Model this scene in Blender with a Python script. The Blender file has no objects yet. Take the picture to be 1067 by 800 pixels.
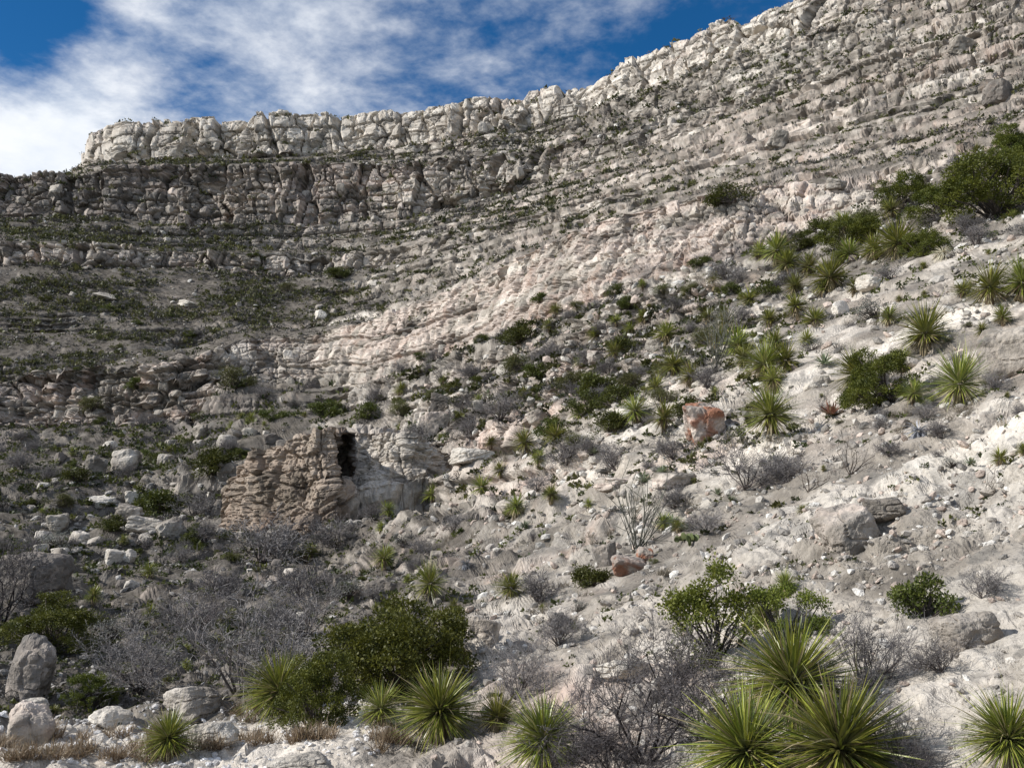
import bpy, math, random
import numpy as np
from mathutils import Vector, Matrix, Euler

# ------------------------------------------------------------------ camera, sky, sun, exposure
scene = bpy.context.scene
COL = scene.collection
W0, H0, F = 1067.0, 800.0, 1046.0            # size and focal length of the photograph in pixels
PITCH = math.radians(8.7)
cam_data = bpy.data.cameras.new("camera")
cam = bpy.data.objects.new("camera", cam_data)
COL.objects.link(cam)
cam_data.sensor_width = 36.0
cam_data.lens = 36.0 * F / W0
cam_data.clip_start, cam_data.clip_end = 0.1, 3000.0
cam.location = (0, 0, 0)
cam.rotation_euler = (math.radians(90) + PITCH, 0, 0)
scene.camera = cam

SUN_DIR = Vector((-0.80, -0.15, 0.56)).normalized()     # towards the sun: from the left, high
SUN_EL = math.asin(SUN_DIR.z)
SUN_AZ = math.atan2(SUN_DIR.x, SUN_DIR.y)
sun_data = bpy.data.lights.new("sun", 'SUN')
sun_data.energy, sun_data.angle, sun_data.color = 5.0, math.radians(0.5), (1.0, 0.965, 0.91)
sun = bpy.data.objects.new("sun", sun_data)
COL.objects.link(sun)
sun.rotation_euler = SUN_DIR.to_track_quat('Z', 'Y').to_euler()

world = bpy.data.worlds.new("World")
scene.world = world
world.use_nodes = True
wt = world.node_tree
wt.nodes.clear()


class NT:
    """small helper to write node trees"""
    def __init__(s, tree): s.t = tree
    def n(s, kind, ins=None, **props):
        nd = s.t.nodes.new(kind)
        for k, v in props.items(): setattr(nd, k, v)
        for k, v in (ins or {}).items():
            sock = nd.inputs[k]
            if hasattr(v, 'is_linked') or isinstance(v, bpy.types.NodeSocket): s.t.links.new(v, sock)
            else: sock.default_value = v
        return nd
    def math(s, op, a, b=0.0, c=0.0, clamp=False):
        nd = s.n('ShaderNodeMath', {0: a, 1: b, 2: c}, operation=op); nd.use_clamp = clamp
        return nd.outputs[0]
    def mix(s, f, a, b, mode='MIX'):
        nd = s.n('ShaderNodeMix', data_type='RGBA', blend_type=mode)
        for i, v in ((0, f), (6, a), (7, b)):
            if isinstance(v, bpy.types.NodeSocket): s.t.links.new(v, nd.inputs[i])
            elif i == 0: nd.inputs[i].default_value = v
            else: nd.inputs[i].default_value = (*v, 1.0) if len(v) == 3 else v
        return nd.outputs[2]
    def noise(s, vec, scale, detail=4.0, rough=0.55, dist=0.0):
        return s.n('ShaderNodeTexNoise', {'Vector': vec, 'Scale': scale, 'Detail': detail, 'Roughness': rough, 'Distortion': dist}).outputs[0]
    def ramp(s, f, lo, hi, a=0.0, b=1.0, smooth=True):
        nd = s.n('ShaderNodeMapRange', {0: f, 1: lo, 2: hi, 3: a, 4: b})
        if smooth: nd.interpolation_type = 'SMOOTHSTEP'
        return nd.outputs[0]
    def scalevec(s, vec, x, y, z, off=(0, 0, 0)):
        nd = s.n('ShaderNodeMapping', {'Vector': vec})
        nd.inputs['Scale'].default_value = (x, y, z); nd.inputs['Location'].default_value = off
        return nd.outputs[0]


w = NT(wt)
sky = w.n('ShaderNodeTexSky', sky_type='NISHITA', sun_disc=False, sun_elevation=SUN_EL, sun_rotation=SUN_AZ,
          altitude=1500.0, air_density=1.0, dust_density=0.3, ozone_density=4.0)
skycol = w.n('ShaderNodeHueSaturation', {'Saturation': 1.3, 'Value': 1.0, 'Color': sky.outputs[0]}).outputs[0]
tc = w.n('ShaderNodeTexCoord')
sep = w.n('ShaderNodeSeparateXYZ', {0: tc.outputs['Generated']})
zc = w.math('MAXIMUM', sep.outputs[2], 0.06)
zc = w.math('ADD', zc, 0.10)
pl = w.n('ShaderNodeCombineXYZ', {0: w.math('DIVIDE', sep.outputs[0], zc), 1: w.math('DIVIDE', sep.outputs[1], zc), 2: 0.0}).outputs[0]
pl2 = w.n('ShaderNodeMapping', {'Vector': pl})
pl2.inputs['Rotation'].default_value = (0, 0, 0.5)
pl2.inputs['Scale'].default_value = (1.0, 0.9, 1.0)
pl2.inputs['Location'].default_value = (3.1, 1.3, 0.0)
pv = pl2.outputs[0]
big = w.noise(pv, 0.9, 3.0, 0.5, 0.2)
mid = w.noise(pv, 5.5, 9.0, 0.60, 0.15)
fine = w.noise(pv, 17.0, 7.0, 0.6, 0.1)
cov = w.math('ADD', w.math('MULTIPLY', big, 0.9), w.math('ADD', w.math('MULTIPLY', mid, 0.75), w.math('MULTIPLY', fine, 0.42)))


def sky_blob(px, py, r, amt):
    """a bank of cloud (or a clear patch) around one direction of the sky"""
    a, b = (px - W0 / 2) / F, (H0 / 2 - py) / F
    v = Vector((a, math.cos(PITCH) - b * math.sin(PITCH), math.sin(PITCH) + b * math.cos(PITCH))).normalized()
    d = w.n('ShaderNodeVectorMath', {0: tc.outputs['Generated'], 1: tuple(v)}, operation='DISTANCE').outputs['Value']
    return w.ramp(d, r, 0.0, 0.0, amt)


for bl in ((20, 25, 0.10, -0.55), (45, 140, 0.13, 0.38), (270, 40, 0.20, 0.10), (600, 50, 0.22, -0.04), (740, 20, 0.14, -0.16), (190, 100, 0.09, -0.16), (400, 70, .10, -.06)):
    cov = w.math('ADD', cov, sky_blob(*bl))
cl = w.ramp(cov, 0.76, 1.42)
cl = w.math('MULTIPLY', cl, 0.88)
cloudcol = w.mix(w.ramp(mid, 0.3, 0.75), (8.9, 9.4, 10.0), (10.8, 10.9, 11.0))
wcol = w.mix(cl, skycol, cloudcol)
bg = w.n('ShaderNodeBackground', {'Color': wcol, 'Strength': 0.097})
wo = w.n('ShaderNodeOutputWorld', {'Surface': bg.outputs[0]})

vs = scene.view_settings
vs.view_transform, vs.look, vs.exposure, vs.gamma = 'Standard', 'None', 0.12, 1.0
vs.use_curve_mapping = False
scene.cycles.max_bounces = 3
scene.cycles.transparent_max_bounces = 4

rng = np.random.default_rng(11)
random.seed(11)


# ------------------------------------------------------------------ numpy noise
def _h(ix, iy, iz, seed):
    h = (ix.astype(np.uint32) * np.uint32(374761393) + iy.astype(np.uint32) * np.uint32(668265263)
         + iz.astype(np.uint32) * np.uint32(2147483647) + np.uint32((seed * 144269) & 0xffffffff))
    h = (h ^ (h >> np.uint32(13))) * np.uint32(1274126177)
    h = (h ^ (h >> np.uint32(16))) * np.uint32(2246822519)
    return h ^ (h >> np.uint32(15))


def _u(h): return (h & np.uint32(0xffffff)).astype(np.float32) / np.float32(16777216.0)


def vnoise(p, seed=0):
    """value noise, -1..1"""
    q = np.floor(p); f = (p - q).astype(np.float32); q = q.astype(np.int64)
    f = f * f * f * (f * (f * 6 - 15) + 10)
    out = 0
    for dx in (0, 1):
        wx = f[:, 0] if dx else 1 - f[:, 0]
        for dy in (0, 1):
            wy = f[:, 1] if dy else 1 - f[:, 1]
            for dz in (0, 1):
                wz = f[:, 2] if dz else 1 - f[:, 2]
                out = out + wx * wy * wz * _u(_h(q[:, 0] + dx, q[:, 1] + dy, q[:, 2] + dz, seed))
    return out * 2 - 1


def fbm(p, octaves=4, seed=0, gain=0.5):
    a, s, o = 1.0, 0.0, 0
    for i in range(octaves):
        o = o + a * vnoise(p * (2.03 ** i) + 17.3 * i, seed + i); s += a; a *= gain
    return o / s


def worley(p, seed=0):
    """cell noise: F1, F2, cell random, offset to the cell's centre"""
    base = np.floor(p - 0.5).astype(np.int64)
    n = len(p)
    f1 = np.full(n, 9.0, np.float32); f2 = f1.copy(); idr = np.zeros(n, np.float32); vec = np.zeros((n, 3), np.float32)
    for dx in (0, 1):
        for dy in (0, 1):
            for dz in (0, 1):
                c = base + np.array((dx, dy, dz))
                h = _h(c[:, 0], c[:, 1], c[:, 2], seed)
                jit = np.stack([_u(h), _u(h * np.uint32(747796405) + np.uint32(1)), _u(h * np.uint32(2891336453) + np.uint32(7))], 1)
                v = (p - (c + 0.1 + 0.8 * jit)).astype(np.float32)
                d = np.sqrt((v * v).sum(1))
                m = d < f1
                f2 = np.where(m, f1, np.minimum(f2, d))
                f1 = np.where(m, d, f1)
                idr = np.where(m, _u(h * np.uint32(1103515245) + np.uint32(12345)), idr)
                vec[m] = v[m]
    return f1, f2, idr, vec


def sstep(a, b, x):
    t = np.clip((x - a) / (b - a), 0, 1)
    return t * t * (3 - 2 * t)


# ------------------------------------------------------------------ the hillside: feature lines traced along the strata
def tanv(py):
    b = (H0 / 2 - py) / F
    return (math.sin(PITCH) + b * math.cos(PITCH)) / (math.cos(PITCH) - b * math.sin(PITCH))


def sidev(px, py):
    a = (px - W0 / 2) / F; b = (H0 / 2 - py) / F
    return a / (math.cos(PITCH) - b * math.sin(PITCH))


XS = np.concatenate([np.linspace(-300, -12, 44, endpoint=False), np.linspace(-12, 1080, 830, endpoint=False), np.linspace(1080, 1380, 45)])
NC = len(XS)


def smooth(a, k):
    ker = np.exp(-0.5 * (np.arange(-3 * k, 3 * k + 1) / k) ** 2); ker /= ker.sum()
    return np.convolve(np.pad(a, 3 * k, mode='edge'), ker, 'valid')


def line(pts, k=5):
    p = np.array(pts, float)
    return smooth(np.interp(XS, p[:, 0], p[:, 1]), k)


L1y = line([(-300, 300), (0, 222), (60, 182), (84, 168), (96, 144), (125, 128), (200, 121), (300, 119), (320, 121), (400, 111), (500, 97), (550, 95), (610, 84), (640, 64), (700, 44), (800, 9), (830, -2), (1067, -85), (1380, -190)], 3)
L2y = line([(-300, 330), (0, 245), (60, 200), (88, 168), (170, 163), (310, 161), (360, 158), (450, 150), (530, 128), (620, 110), (700, 84), (800, 44), (870, 14), (950, -20), (1067, -60), (1380, -160)])
L3y = line([(-300, 185), (0, 177), (90, 173), (180, 172), (300, 171), (400, 168), (480, 165), (550, 157), (620, 136), (700, 112), (800, 72), (900, 35), (1067, -20), (1380, -115)])
L4y = line([(-300, 224), (0, 222), (100, 226), (200, 231), (300, 233), (365, 229), (450, 216), (550, 194), (640, 160), (700, 140), (800, 104), (900, 68), (1067, 20), (1380, -75)])
L5y = line([(-300, 250), (0, 252), (100, 255), (200, 261), (300, 265), (360, 264), (420, 255), (500, 236), (600, 208), (700, 175), (800, 145), (900, 118), (1067, 75), (1380, -10)])
L6y = line([(-300, 274), (0, 275), (200, 281), (300, 288), (370, 282), (420, 270), (500, 250), (600, 222), (700, 190), (800, 160), (900, 132), (1067, 90), (1380, 5)])
P1y = line([(-300, 385), (0, 385), (100, 384), (200, 378), (235, 360), (260, 352), (330, 348), (400, 325), (480, 298), (560, 255), (620, 226), (700, 206), (760, 190), (850, 186), (920, 170), (1000, 145), (1067, 125), (1380, 35)])
P2y = line([(-300, 432), (0, 432), (100, 430), (180, 436), (230, 400), (260, 388), (330, 394), (400, 386), (480, 358), (560, 332), (640, 302), (700, 282), (780, 262), (830, 244), (880, 217), (940, 183), (1000, 156), (1067, 134), (1380, 44)])
zt = lambda z, y: z / tanv(y)
ramp_ = lambda a, b: np.interp(XS, [0, 400, 800, 1067], [a, a, b, b])
L1d = zt(128.0, L1y); L2d = L1d - ramp_(3.5, 12)
L3d = zt(103.0, L3y); L4d = L3d - ramp_(6, 15)
L5d = zt(66.0, L5y); L6d = L5d - ramp_(3, 8)
P1d = zt(line([(-300, 26), (200, 27), (260, 33), (600, 34), (1067, 34), (1380, 34)], 12), P1y)
P2d = P1d - np.interp(XS, [0, 400, 600, 800, 1000, 1067], [4, 6, 8, 7, 4, 3])
L2d = np.maximum(L2d, L3d + 4)
TPX = [-300, 0, 100, 200, 300, 400, 500, 600, 700, 800, 900, 1000, 1067, 1380]
TPY = [40, 150, 200, 250, 300, 350, 400, 450, 500, 560, 600, 650, 700, 750, 800, 940]
TAB = np.array([
    [400, 380, 340, 300, 260, 220, 180, 140, 100, 65, 45, 28, 20, 16, 13, 8],
    [400, 380, 340, 300, 260, 220, 180, 142, 98, 62, 42, 27, 20, 16.5, 13.5, 8],
    [400, 380, 340, 300, 260, 220, 180, 140, 96, 62, 43, 27, 20.5, 16.7, 13.5, 8],
    [400, 380, 340, 300, 260, 220, 180, 133, 92, 58, 42, 27, 20.5, 16.5, 13.3, 8],
    [400, 380, 340, 300, 260, 210, 160, 110, 80, 54, 40, 26, 20, 16, 13, 7.8],
    [400, 380, 320, 260, 210, 165, 125, 90, 65, 44, 34, 24, 18.5, 15, 12.3, 7.5],
    [350, 300, 250, 210, 165, 125, 90, 65, 48, 35, 28, 21, 16.7, 13.8, 11.5, 7],
    [300, 250, 190, 145, 110, 85, 62, 47, 37, 28, 23, 18, 14.8, 12.4, 10.5, 6.5],
    [250, 190, 150, 118, 88, 65, 48, 37, 29, 22.5, 19, 15.5, 13, 11, 9.5, 6],
    [200, 140, 110, 85, 62, 46, 35, 28, 23, 18, 15.5, 13, 11.2, 9.8, 8.6, 5.5],
    [150, 110, 88, 68, 50, 37, 29, 23.5, 19.5, 15.6, 13.6, 11.6, 10.1, 8.9, 8, 5.2],
    [130, 90, 72, 55, 40, 30, 24, 19.5, 16.5, 13.5, 11.9, 10.3, 9.1, 8.2, 7.4, 5],
    [120, 80, 63, 48, 35, 26.5, 21, 17.2, 14.7, 12.2, 10.8, 9.4, 8.4, 7.6, 7, 4.8],
    [80, 55, 42, 30, 22, 17.5, 14.5, 12.2, 10.7, 9.1, 8.2, 7.4, 6.7, 6.2, 5.8, 4.2]])
LT = np.log(TAB)


def table_d(py):
    """py: rows x columns of the near slope -> distance"""
    perc = np.stack([np.interp(XS, TPX, LT[:, j]) for j in range(len(TPY))], 0)
    perc = np.stack([smooth(r, 14) for r in perc], 0)
    out = np.empty_like(py)
    for c in range(NC): out[:, c] = np.interp(py[:, c], TPY, perc[:, c])
    return np.exp(out)


rowsD, rowsZ, rowsPY, rowsSEG, rowsT = [], [], [], [], []


def seg(n, ya, da, yb, db, idx, last=False):
    t = np.linspace(0, 1, n, endpoint=last)[:, None]
    da, db = da[None], db[None]
    za, zb = da * tanv(ya[None]), db * tanv(yb[None])
    if idx % 2 == 0 and idx > 0:      # a talus bench: slightly concave
        zt_ = t + 0.10 * np.sin(np.pi * t)
    else: zt_ = t
    rowsD.append(da + (db - da) * t); rowsZ.append(za + (zb - za) * zt_)
    rowsSEG.append(np.full((n, NC), idx, np.int8)); rowsT.append(np.repeat(t, NC, 1))


# plateau behind the rim
n0 = 14
t = np.linspace(0, 1, n0, endpoint=False)[:, None]
rowsD.append((L1d[None] + 90) + (-90) * t); z1 = (L1d * tanv(L1y))[None]
rowsZ.append(z1 + 6 * (1 - t)); rowsSEG.append(np.zeros((n0, NC), np.int8)); rowsT.append(np.repeat(t, NC, 1))
seg(60, L1y, L1d, L2y, L2d, 1)
seg(66, L2y, L2d, L3y, L3d, 2)
seg(66, L3y, L3d, L4y, L4d, 3)
seg(110, L4y, L4d, L5y, L5d, 4)
seg(30, L5y, L5d, L6y, L6d, 5)
seg(175, L6y, L6d, P1y, P1d, 6)
seg(84, P1y, P1d, P2y, P2d, 7)
nF = 570
q = np.linspace(0, 1, nF)[:, None] ** 0.97
pyF = P2y[None] + q * (935 - P2y[None])
dF = table_d(pyF)
dF = dF * (P2d[None] / dF[:1]) ** ((1 - q) ** 5)
dF = np.minimum.accumulate(dF, 0)
rowsD.append(dF); rowsZ.append(dF * tanv(pyF)); rowsSEG.append(np.full((nF, NC), 8, np.int8)); rowsT.append(np.repeat(q, NC, 1))
D = np.concatenate(rowsD); Z = np.concatenate(rowsZ); SEG = np.concatenate(rowsSEG); TT = np.concatenate(rowsT)
NR = len(D)
A = (XS - W0 / 2) / F
PYn = H0 / 2 - F * np.tan(np.arctan2(Z, D) - PITCH)
X = sidev(XS[None], PYn) * D
P0 = np.stack([X, D, Z], -1)


def normals(P):
    du = np.gradient(P, axis=1); dv = np.gradient(P, axis=0)
    n = np.cross(du, -dv)
    n /= np.linalg.norm(n, axis=-1, keepdims=True) + 1e-9
    n[n[..., 2] < -0.2] *= -1
    return n


def blur2(a, k):
    for ax in (0, 1):
        b = a.copy()
        for s in range(1, k + 1):
            b = b + np.roll(a, s, ax) + np.roll(a, -s, ax)
        a = b / (2 * k + 1)
    return a


# smooth the bare profile a little so that benches run out softly
def keep_rim(a):
    a[:4] = P0[:4]; a[-4:] = P0[-4:]; a[:, :4] = P0[:, :4]; a[:, -4:] = P0[:, -4:]
    return a


def spacing(P):
    """how far apart neighbouring points of the sheet are"""
    du = np.linalg.norm(np.gradient(P, axis=1), axis=-1); dv = np.linalg.norm(np.gradient(P, axis=0), axis=-1)
    return du.reshape(-1), dv.reshape(-1)


Ps = keep_rim(blur2(P0, 2))
pxs = np.repeat(XS[None], NR, 0)
# how much each band is a cliff, along its length
cl_top = np.interp(XS, [-300, 60, 700, 900, 1380], [1, 1, 1, .8, .6])
cl_2 = np.interp(XS, [-300, 480, 620, 1380], [1, 1, .5, .35])
cl_3 = np.interp(XS, [-300, 370, 430, 560, 1380], [1, 1, .45, .35, .3])
cl_p = np.interp(XS, [-300, 215, 245, 820, 930, 1380], [1, 1, .9, 1, .35, .3])
CL = np.zeros((NR, NC), np.float32)
for i, c in ((1, cl_top), (3, cl_2), (5, cl_3), (7, cl_p)):
    CL += np.where(SEG == i, c[None], 0)
CLs = np.clip(blur2(CL, 3) * 1.15, 0, 1)
Pf = Ps.reshape(-1, 3).copy(); CLf = CLs.reshape(-1); SEGf = SEG.reshape(-1); PXf = pxs.reshape(-1); PYf = PYn.reshape(-1)
Df = Pf[:, 1].copy()
PIX = Df / F
FG = sstep(70, 30, Df)                                   # the near slope
low = fbm(Pf * np.array((1, 1, 1.5)) / 26.0, 3, 5)
low2 = fbm(Pf / 9.0, 3, 6)
right_ = sstep(430, 720, PXf)
SLAB = sstep(-0.02, 0.22, fbm(Pf / 5.5, 3, 77) + 0.25 * sstep(700, 950, PXf)) * FG * sstep(430, 620, PXf)
rock_slope = np.clip(0.40 + 0.7 * low + 0.45 * low2 + 0.30 * right_ * (SEGf < 8), 0.0, 1.0)
ROCK = np.maximum(CLf, rock_slope)
ROCK = np.where(SEGf == 0, .5, ROCK)

# level beds make steps in the slopes: ledges that come and go along the hill
sdu, sdv = spacing(Ps)
zz = Pf[:, 2] + 1.6 * vnoise(Pf / 34.0, 8) + 0.5 * vnoise(Pf / 7.0, 9)
for th, seed in ((7.5, 1), (3.4, 2), (1.5, 3), (0.7, 4)):
    wgt = sstep(4.0, 9.0, th / np.maximum(PIX, 0.35 * sdv)) * (1 - sstep(80, 160, th / PIX))
    k = zz / th
    fr = k - np.floor(k)
    lat = sstep(-0.35, 0.35, fbm(Pf * np.array((1, 1, 2.5)) / (th * 9), 2, 40 + seed) + 0.7 * (rock_slope - 0.45) + 0.3 * right_ * (SEGf < 8) - 0.38 * sstep(460, 330, PXf) * (SEGf < 8))
    amt = wgt * lat * (1 - CLf) * (1 - 0.85 * FG) * 1.0
    Pf[:, 2] += amt * th * (sstep(0.66, 0.90, fr) - fr)
# near the viewpoint the beds dip with the slope: slabs with low broken edges
zf = Pf[:, 2] - 0.45 * Pf[:, 0] + 0.25 * vnoise(Pf / 3.0, 14) + 0.10 * vnoise(Pf / 0.8, 15)
for th, seed in ((0.75, 5), (0.33, 6), (0.15, 7)):
    fr = zf / th - np.floor(zf / th)
    lat = sstep(-0.15, 0.3, fbm(Pf / (th * 5), 2, 46 + seed))
    wgt = sstep(5.0, 10.0, th / np.maximum(PIX, 0.35 * sdv)) * FG * sstep(400, 520, PXf)
    Pf[:, 2] += wgt * lat * 0.75 * th * (sstep(0.62, 0.9, fr) - fr)
Ps = keep_rim(Pf.reshape(NR, NC, 3))
# buttresses and chimneys along the cliffs
CLF0 = CLs.reshape(-1)
Nb = normals(blur2(keep_rim(P0.copy()), 6))
OUT = np.stack([blur2(Nb[..., i], 6) for i in range(3)], -1); OUT[..., 2] *= 0.15
OUT /= np.linalg.norm(OUT, axis=-1, keepdims=True) + 1e-6
Pf = Ps.reshape(-1, 3).copy(); ba = np.zeros(len(Pf)); bu = np.zeros(len(Pf))
for cell, amp, seed in ((21.0, 3.8, 3), (8.5, 2.2, 4)):
    q = Pf * np.array((1, 1, 0.10)) / cell + 0.3 * np.stack([vnoise(Pf / cell * 1.7, 31 + seed), vnoise(Pf / cell * 1.7 + 50, 32 + seed), 0 * Df], 1)
    f1, f2, idr, vec = worley(q, seed)
    sc = np.clip(Df / 200.0, 0.35, 1.0) * np.where((SEGf == 7) & (PXf > 240), 0.22, np.where(SEGf == 7, .8, 1.0))
    ba += CLF0 * sc * amp * ((idr - 0.5) * 1.0 - 0.8 * (1 - sstep(0.0, 0.08, f2 - f1)) - 0.10 * f1)
    bu += CLF0 * sc * amp * 0.16 * (idr - 0.5) * np.where(SEGf == 1, .45, 1)
Pf += OUT.reshape(-1, 3) * ba[:, None]; Pf[:, 2] += bu * (SEGf > 0)
Ps = keep_rim(Pf.reshape(NR, NC, 3))
# spread the points of each column evenly over steps and treads
SEGN = [n0, 60, 66, 66, 110, 30, 175, 84, nF]
PR = Ps.copy(); r0 = 0
for si, n in enumerate(SEGN):
    r1 = min(r0 + n, NR - 1)
    if si:
        Q = Ps[r0:r1 + 1]
        qy = H0 / 2 - F * np.tan(np.arctan2(Q[..., 2], Q[..., 1]) - PITCH)
        st = np.sqrt(np.diff(qy, axis=0) ** 2 + (np.where(si == 8, 0.16, 0.055) * np.linalg.norm(np.diff(Q, axis=0), axis=-1) * F / Q[:-1, :, 1]) ** 2) + 1e-3
        cum = np.concatenate([np.zeros((1, NC)), np.cumsum(st, 0)]); cum /= cum[-1:]
        kk = 12 if si == 8 else 2
        cp = np.pad(cum, ((0, 0), (kk, kk)), mode='edge')
        cum = sum(cp[:, j:j + NC] for j in range(2 * kk + 1)) / (2 * kk + 1)
        u = np.linspace(0, 1, r1 - r0 + 1)
        for c in range(NC):
            for a in range(3): PR[r0:r1 + 1, c, a] = np.interp(u, cum[:, c], Q[:, c, a])
    r0 += n
Ps = PR; Pf = Ps.reshape(-1, 3).copy(); Df = Pf[:, 1].copy(); PIX = Df / F
PXf = (W0 / 2 + F * Pf[:, 0] / (Pf[:, 1] * math.cos(PITCH) + Pf[:, 2] * math.sin(PITCH)))
zz = Pf[:, 2] + 1.6 * vnoise(Pf / 34.0, 8) + 0.5 * vnoise(Pf / 7.0, 9)
FG = sstep(70, 30, Df)
low = fbm(Pf * np.array((1, 1, 1.5)) / 26.0, 3, 5); low2 = fbm(Pf / 9.0, 3, 6)
SLAB = sstep(-0.02, 0.22, fbm(Pf / 5.5, 3, 77) + 0.25 * sstep(700, 950, PXf)) * FG * sstep(430, 620, PXf)
rock_slope = np.clip(0.40 + 0.7 * low + 0.45 * low2 + 0.30 * sstep(430, 720, PXf) * (SEGf < 8), 0.0, 1.0)
ROCK = np.where(SEGf == 0, .5, np.maximum(CLf, rock_slope))
Nb = normals(Ps)
Nb = np.stack([blur2(Nb[..., i], 2) for i in range(3)], -1)
Nb /= np.linalg.norm(Nb, axis=-1, keepdims=True)
STEEP = sstep(0.80, 0.50, Nb[..., 2].reshape(-1)) * (SEGf > 0)
CLf = np.maximum(CLf, 0.9 * STEEP)
ROCK = np.maximum(ROCK, STEEP)
OUT = np.stack([blur2(Nb[..., i], 3) for i in range(3)], -1)
OUT[..., 2] *= 1.0 - 0.75 * CLf.reshape(NR, NC)
OUT /= np.linalg.norm(OUT, axis=-1, keepdims=True) + 1e-6
OUTf = OUT.reshape(-1, 3)
sdu, sdv = spacing(Ps)
GAP = np.maximum(np.maximum(sdu, 0.7 * sdv), PIX)
GAP = blur2(GAP.reshape(NR, NC), 2).reshape(-1)

out_amt = np.zeros(len(Pf), np.float32); up_amt = np.zeros(len(Pf), np.float32)
# bedding in the faces
for th, seed in ((4.4, 1), (2.1, 2), (1.0, 3), (0.42, 4), (0.18, 5)):
    wgt = sstep(2.5, 6.0, th / GAP) * (1 - sstep(55, 120, th / PIX))
    k = zz / th
    kf = np.floor(k); fr = k - kf; zi = np.zeros(len(kf), np.int64)
    r0 = _u(_h(kf.astype(np.int64), zi, zi, seed)); r1 = _u(_h(kf.astype(np.int64) + 1, zi, zi, seed))
    v = r0 + (r1 - r0) * sstep(0.72, 0.98, fr)
    v = v - 0.95 * (1 - sstep(0.0, 0.11, np.minimum(fr, 1 - fr)))
    lat = 0.55 + 0.45 * vnoise(Pf / (th * 6), 40 + seed)
    a = np.where(FG > .5, 0.12, 0.10) + 0.20 * CLF0 + 0.16 * STEEP
    out_amt += wgt * lat * (0.35 + 0.65 * ROCK) * a * th * (v - 0.5) * (1 - 0.8 * SLAB) * np.where((SEGf == 7) & (PXf > 240), .4, np.where(SEGf == 1, .6, 1))
# joints: blocks between cracks, at every size that shows
BLOCK = np.zeros(len(Pf), np.float32)
for cell, vz, seed in ((6.0, 0.6, 11), (2.9, 0.8, 12), (1.4, 1.2, 13), (0.66, 1.4, 14), (0.31, 1.4, 15), (0.145, 1.3, 16), (0.07, 1.2, 17)):
    wgt = sstep(2.6, 5.5, cell / GAP) * (1 - sstep(55, 170, cell / PIX))
    m = wgt > 0.01
    p = Pf[m]
    qq = p * np.array((1, 1, vz)) / cell
    qq[:, 2] *= np.where((SEGf[m] == 7) & (PXf[m] > 240), .75, 1)
    qq = qq + 0.25 * np.stack([vnoise(qq * 1.3, 60 + seed), vnoise(qq * 1.3 + 9, 61 + seed), vnoise(qq * 1.3 + 23, 62 + seed)], 1)
    f1, f2, idr, vec = worley(qq, seed)
    ang = idr * 40.0
    tilt = vec[:, 0] * np.cos(ang) + vec[:, 2] * np.sin(ang)
    crack = 1 - sstep(0.0, 0.12, f2 - f1)
    gap_ = sstep(0.0, 0.42, f2 - f1)
    face = cell * (0.24 * (idr - 0.5) + 0.18 * tilt - 0.26 * crack)          # cliff: flat blocks, open joints
    heap = cell * (0.40 * gap_ * (0.15 + 0.85 * idr) - 0.12 + 0.10 * tilt * gap_)   # slope: stones that meet in crevices
    cf = CLf[m] * (1 - 0.6 * FG[m])
    disp = face * cf * np.where(SEGf[m] == 1, .40, np.where((SEGf[m] == 7) & (PXf[m] > 240), .48 if cell < 5 else .25, np.where(CLF0[m] > .6, .62, .42))) + heap * (1 - cf) * np.where(SEGf[m] < 8, .26, 0.5 + 0.3 * FG[m])
    near = 1 - 0.5 * SLAB[m]
    out_amt[m] += wgt[m] * (0.3 + 0.7 * ROCK[m]) * near * disp
    BLOCK[m] += wgt[m] * (idr - 0.5)
out_amt += fbm(Pf / 9.0, 4, 90) * 0.45 * np.clip(Df / 80, 0.1, 1.6)
out_amt += fbm(Pf / 1.1, 4, 95) * 0.06 * FG
edge = np.ones((NR, NC), np.float32); edge[-6:] = 0; edge = edge.reshape(-1)
Pn = Pf + OUTf * (out_amt * edge * np.where(SEGf == 0, 0.3, 1))[:, None]
Pn[:, 2] += up_amt * edge
PG = Pn.reshape(NR, NC, 3)
NG = normals(PG); NGf = NG.reshape(-1, 3)

# ------------------------------------------------------------------ meshes and materials
def mesh_np(name, verts, faces, mat=None, smooth_=False, attrs=None):
    """faces: (n, k) int array"""
    me = bpy.data.meshes.new(name)
    verts = np.ascontiguousarray(verts, np.float32); faces = np.ascontiguousarray(faces, np.int32)
    nf, k = faces.shape
    me.vertices.add(len(verts)); me.vertices.foreach_set("co", verts.ravel())
    me.loops.add(nf * k); me.loops.foreach_set("vertex_index", faces.ravel())
    me.polygons.add(nf)
    me.polygons.foreach_set("loop_start", np.arange(0, nf * k, k, dtype=np.int32))
    try: me.polygons.foreach_set("loop_total", np.full(nf, k, np.int32))
    except Exception: pass
    me.polygons.foreach_set("use_smooth", np.full(nf, smooth_, bool))
    for an, (kind, arr) in (attrs or {}).items():
        at = me.attributes.new(an, kind, 'POINT')
        at.data.foreach_set('color' if kind == 'FLOAT_COLOR' else 'value', np.ascontiguousarray(arr, np.float32).ravel())
    me.update(calc_edges=True)
    if mat: me.materials.append(mat)
    return me


def link(name, data, parent=None):
    o = bpy.data.objects.new(name, data); COL.objects.link(o)
    if parent: o.parent = parent
    return o


def tag(o, label=None, cat=None, group=None, kind=None):
    if label: o["label"] = label
    if cat: o["category"] = cat
    if group: o["group"] = group
    if kind: o["kind"] = kind
    return o


def new_mat(name):
    m = bpy.data.materials.new(name); m.use_nodes = True; m.node_tree.nodes.clear()
    return m, NT(m.node_tree)


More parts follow.
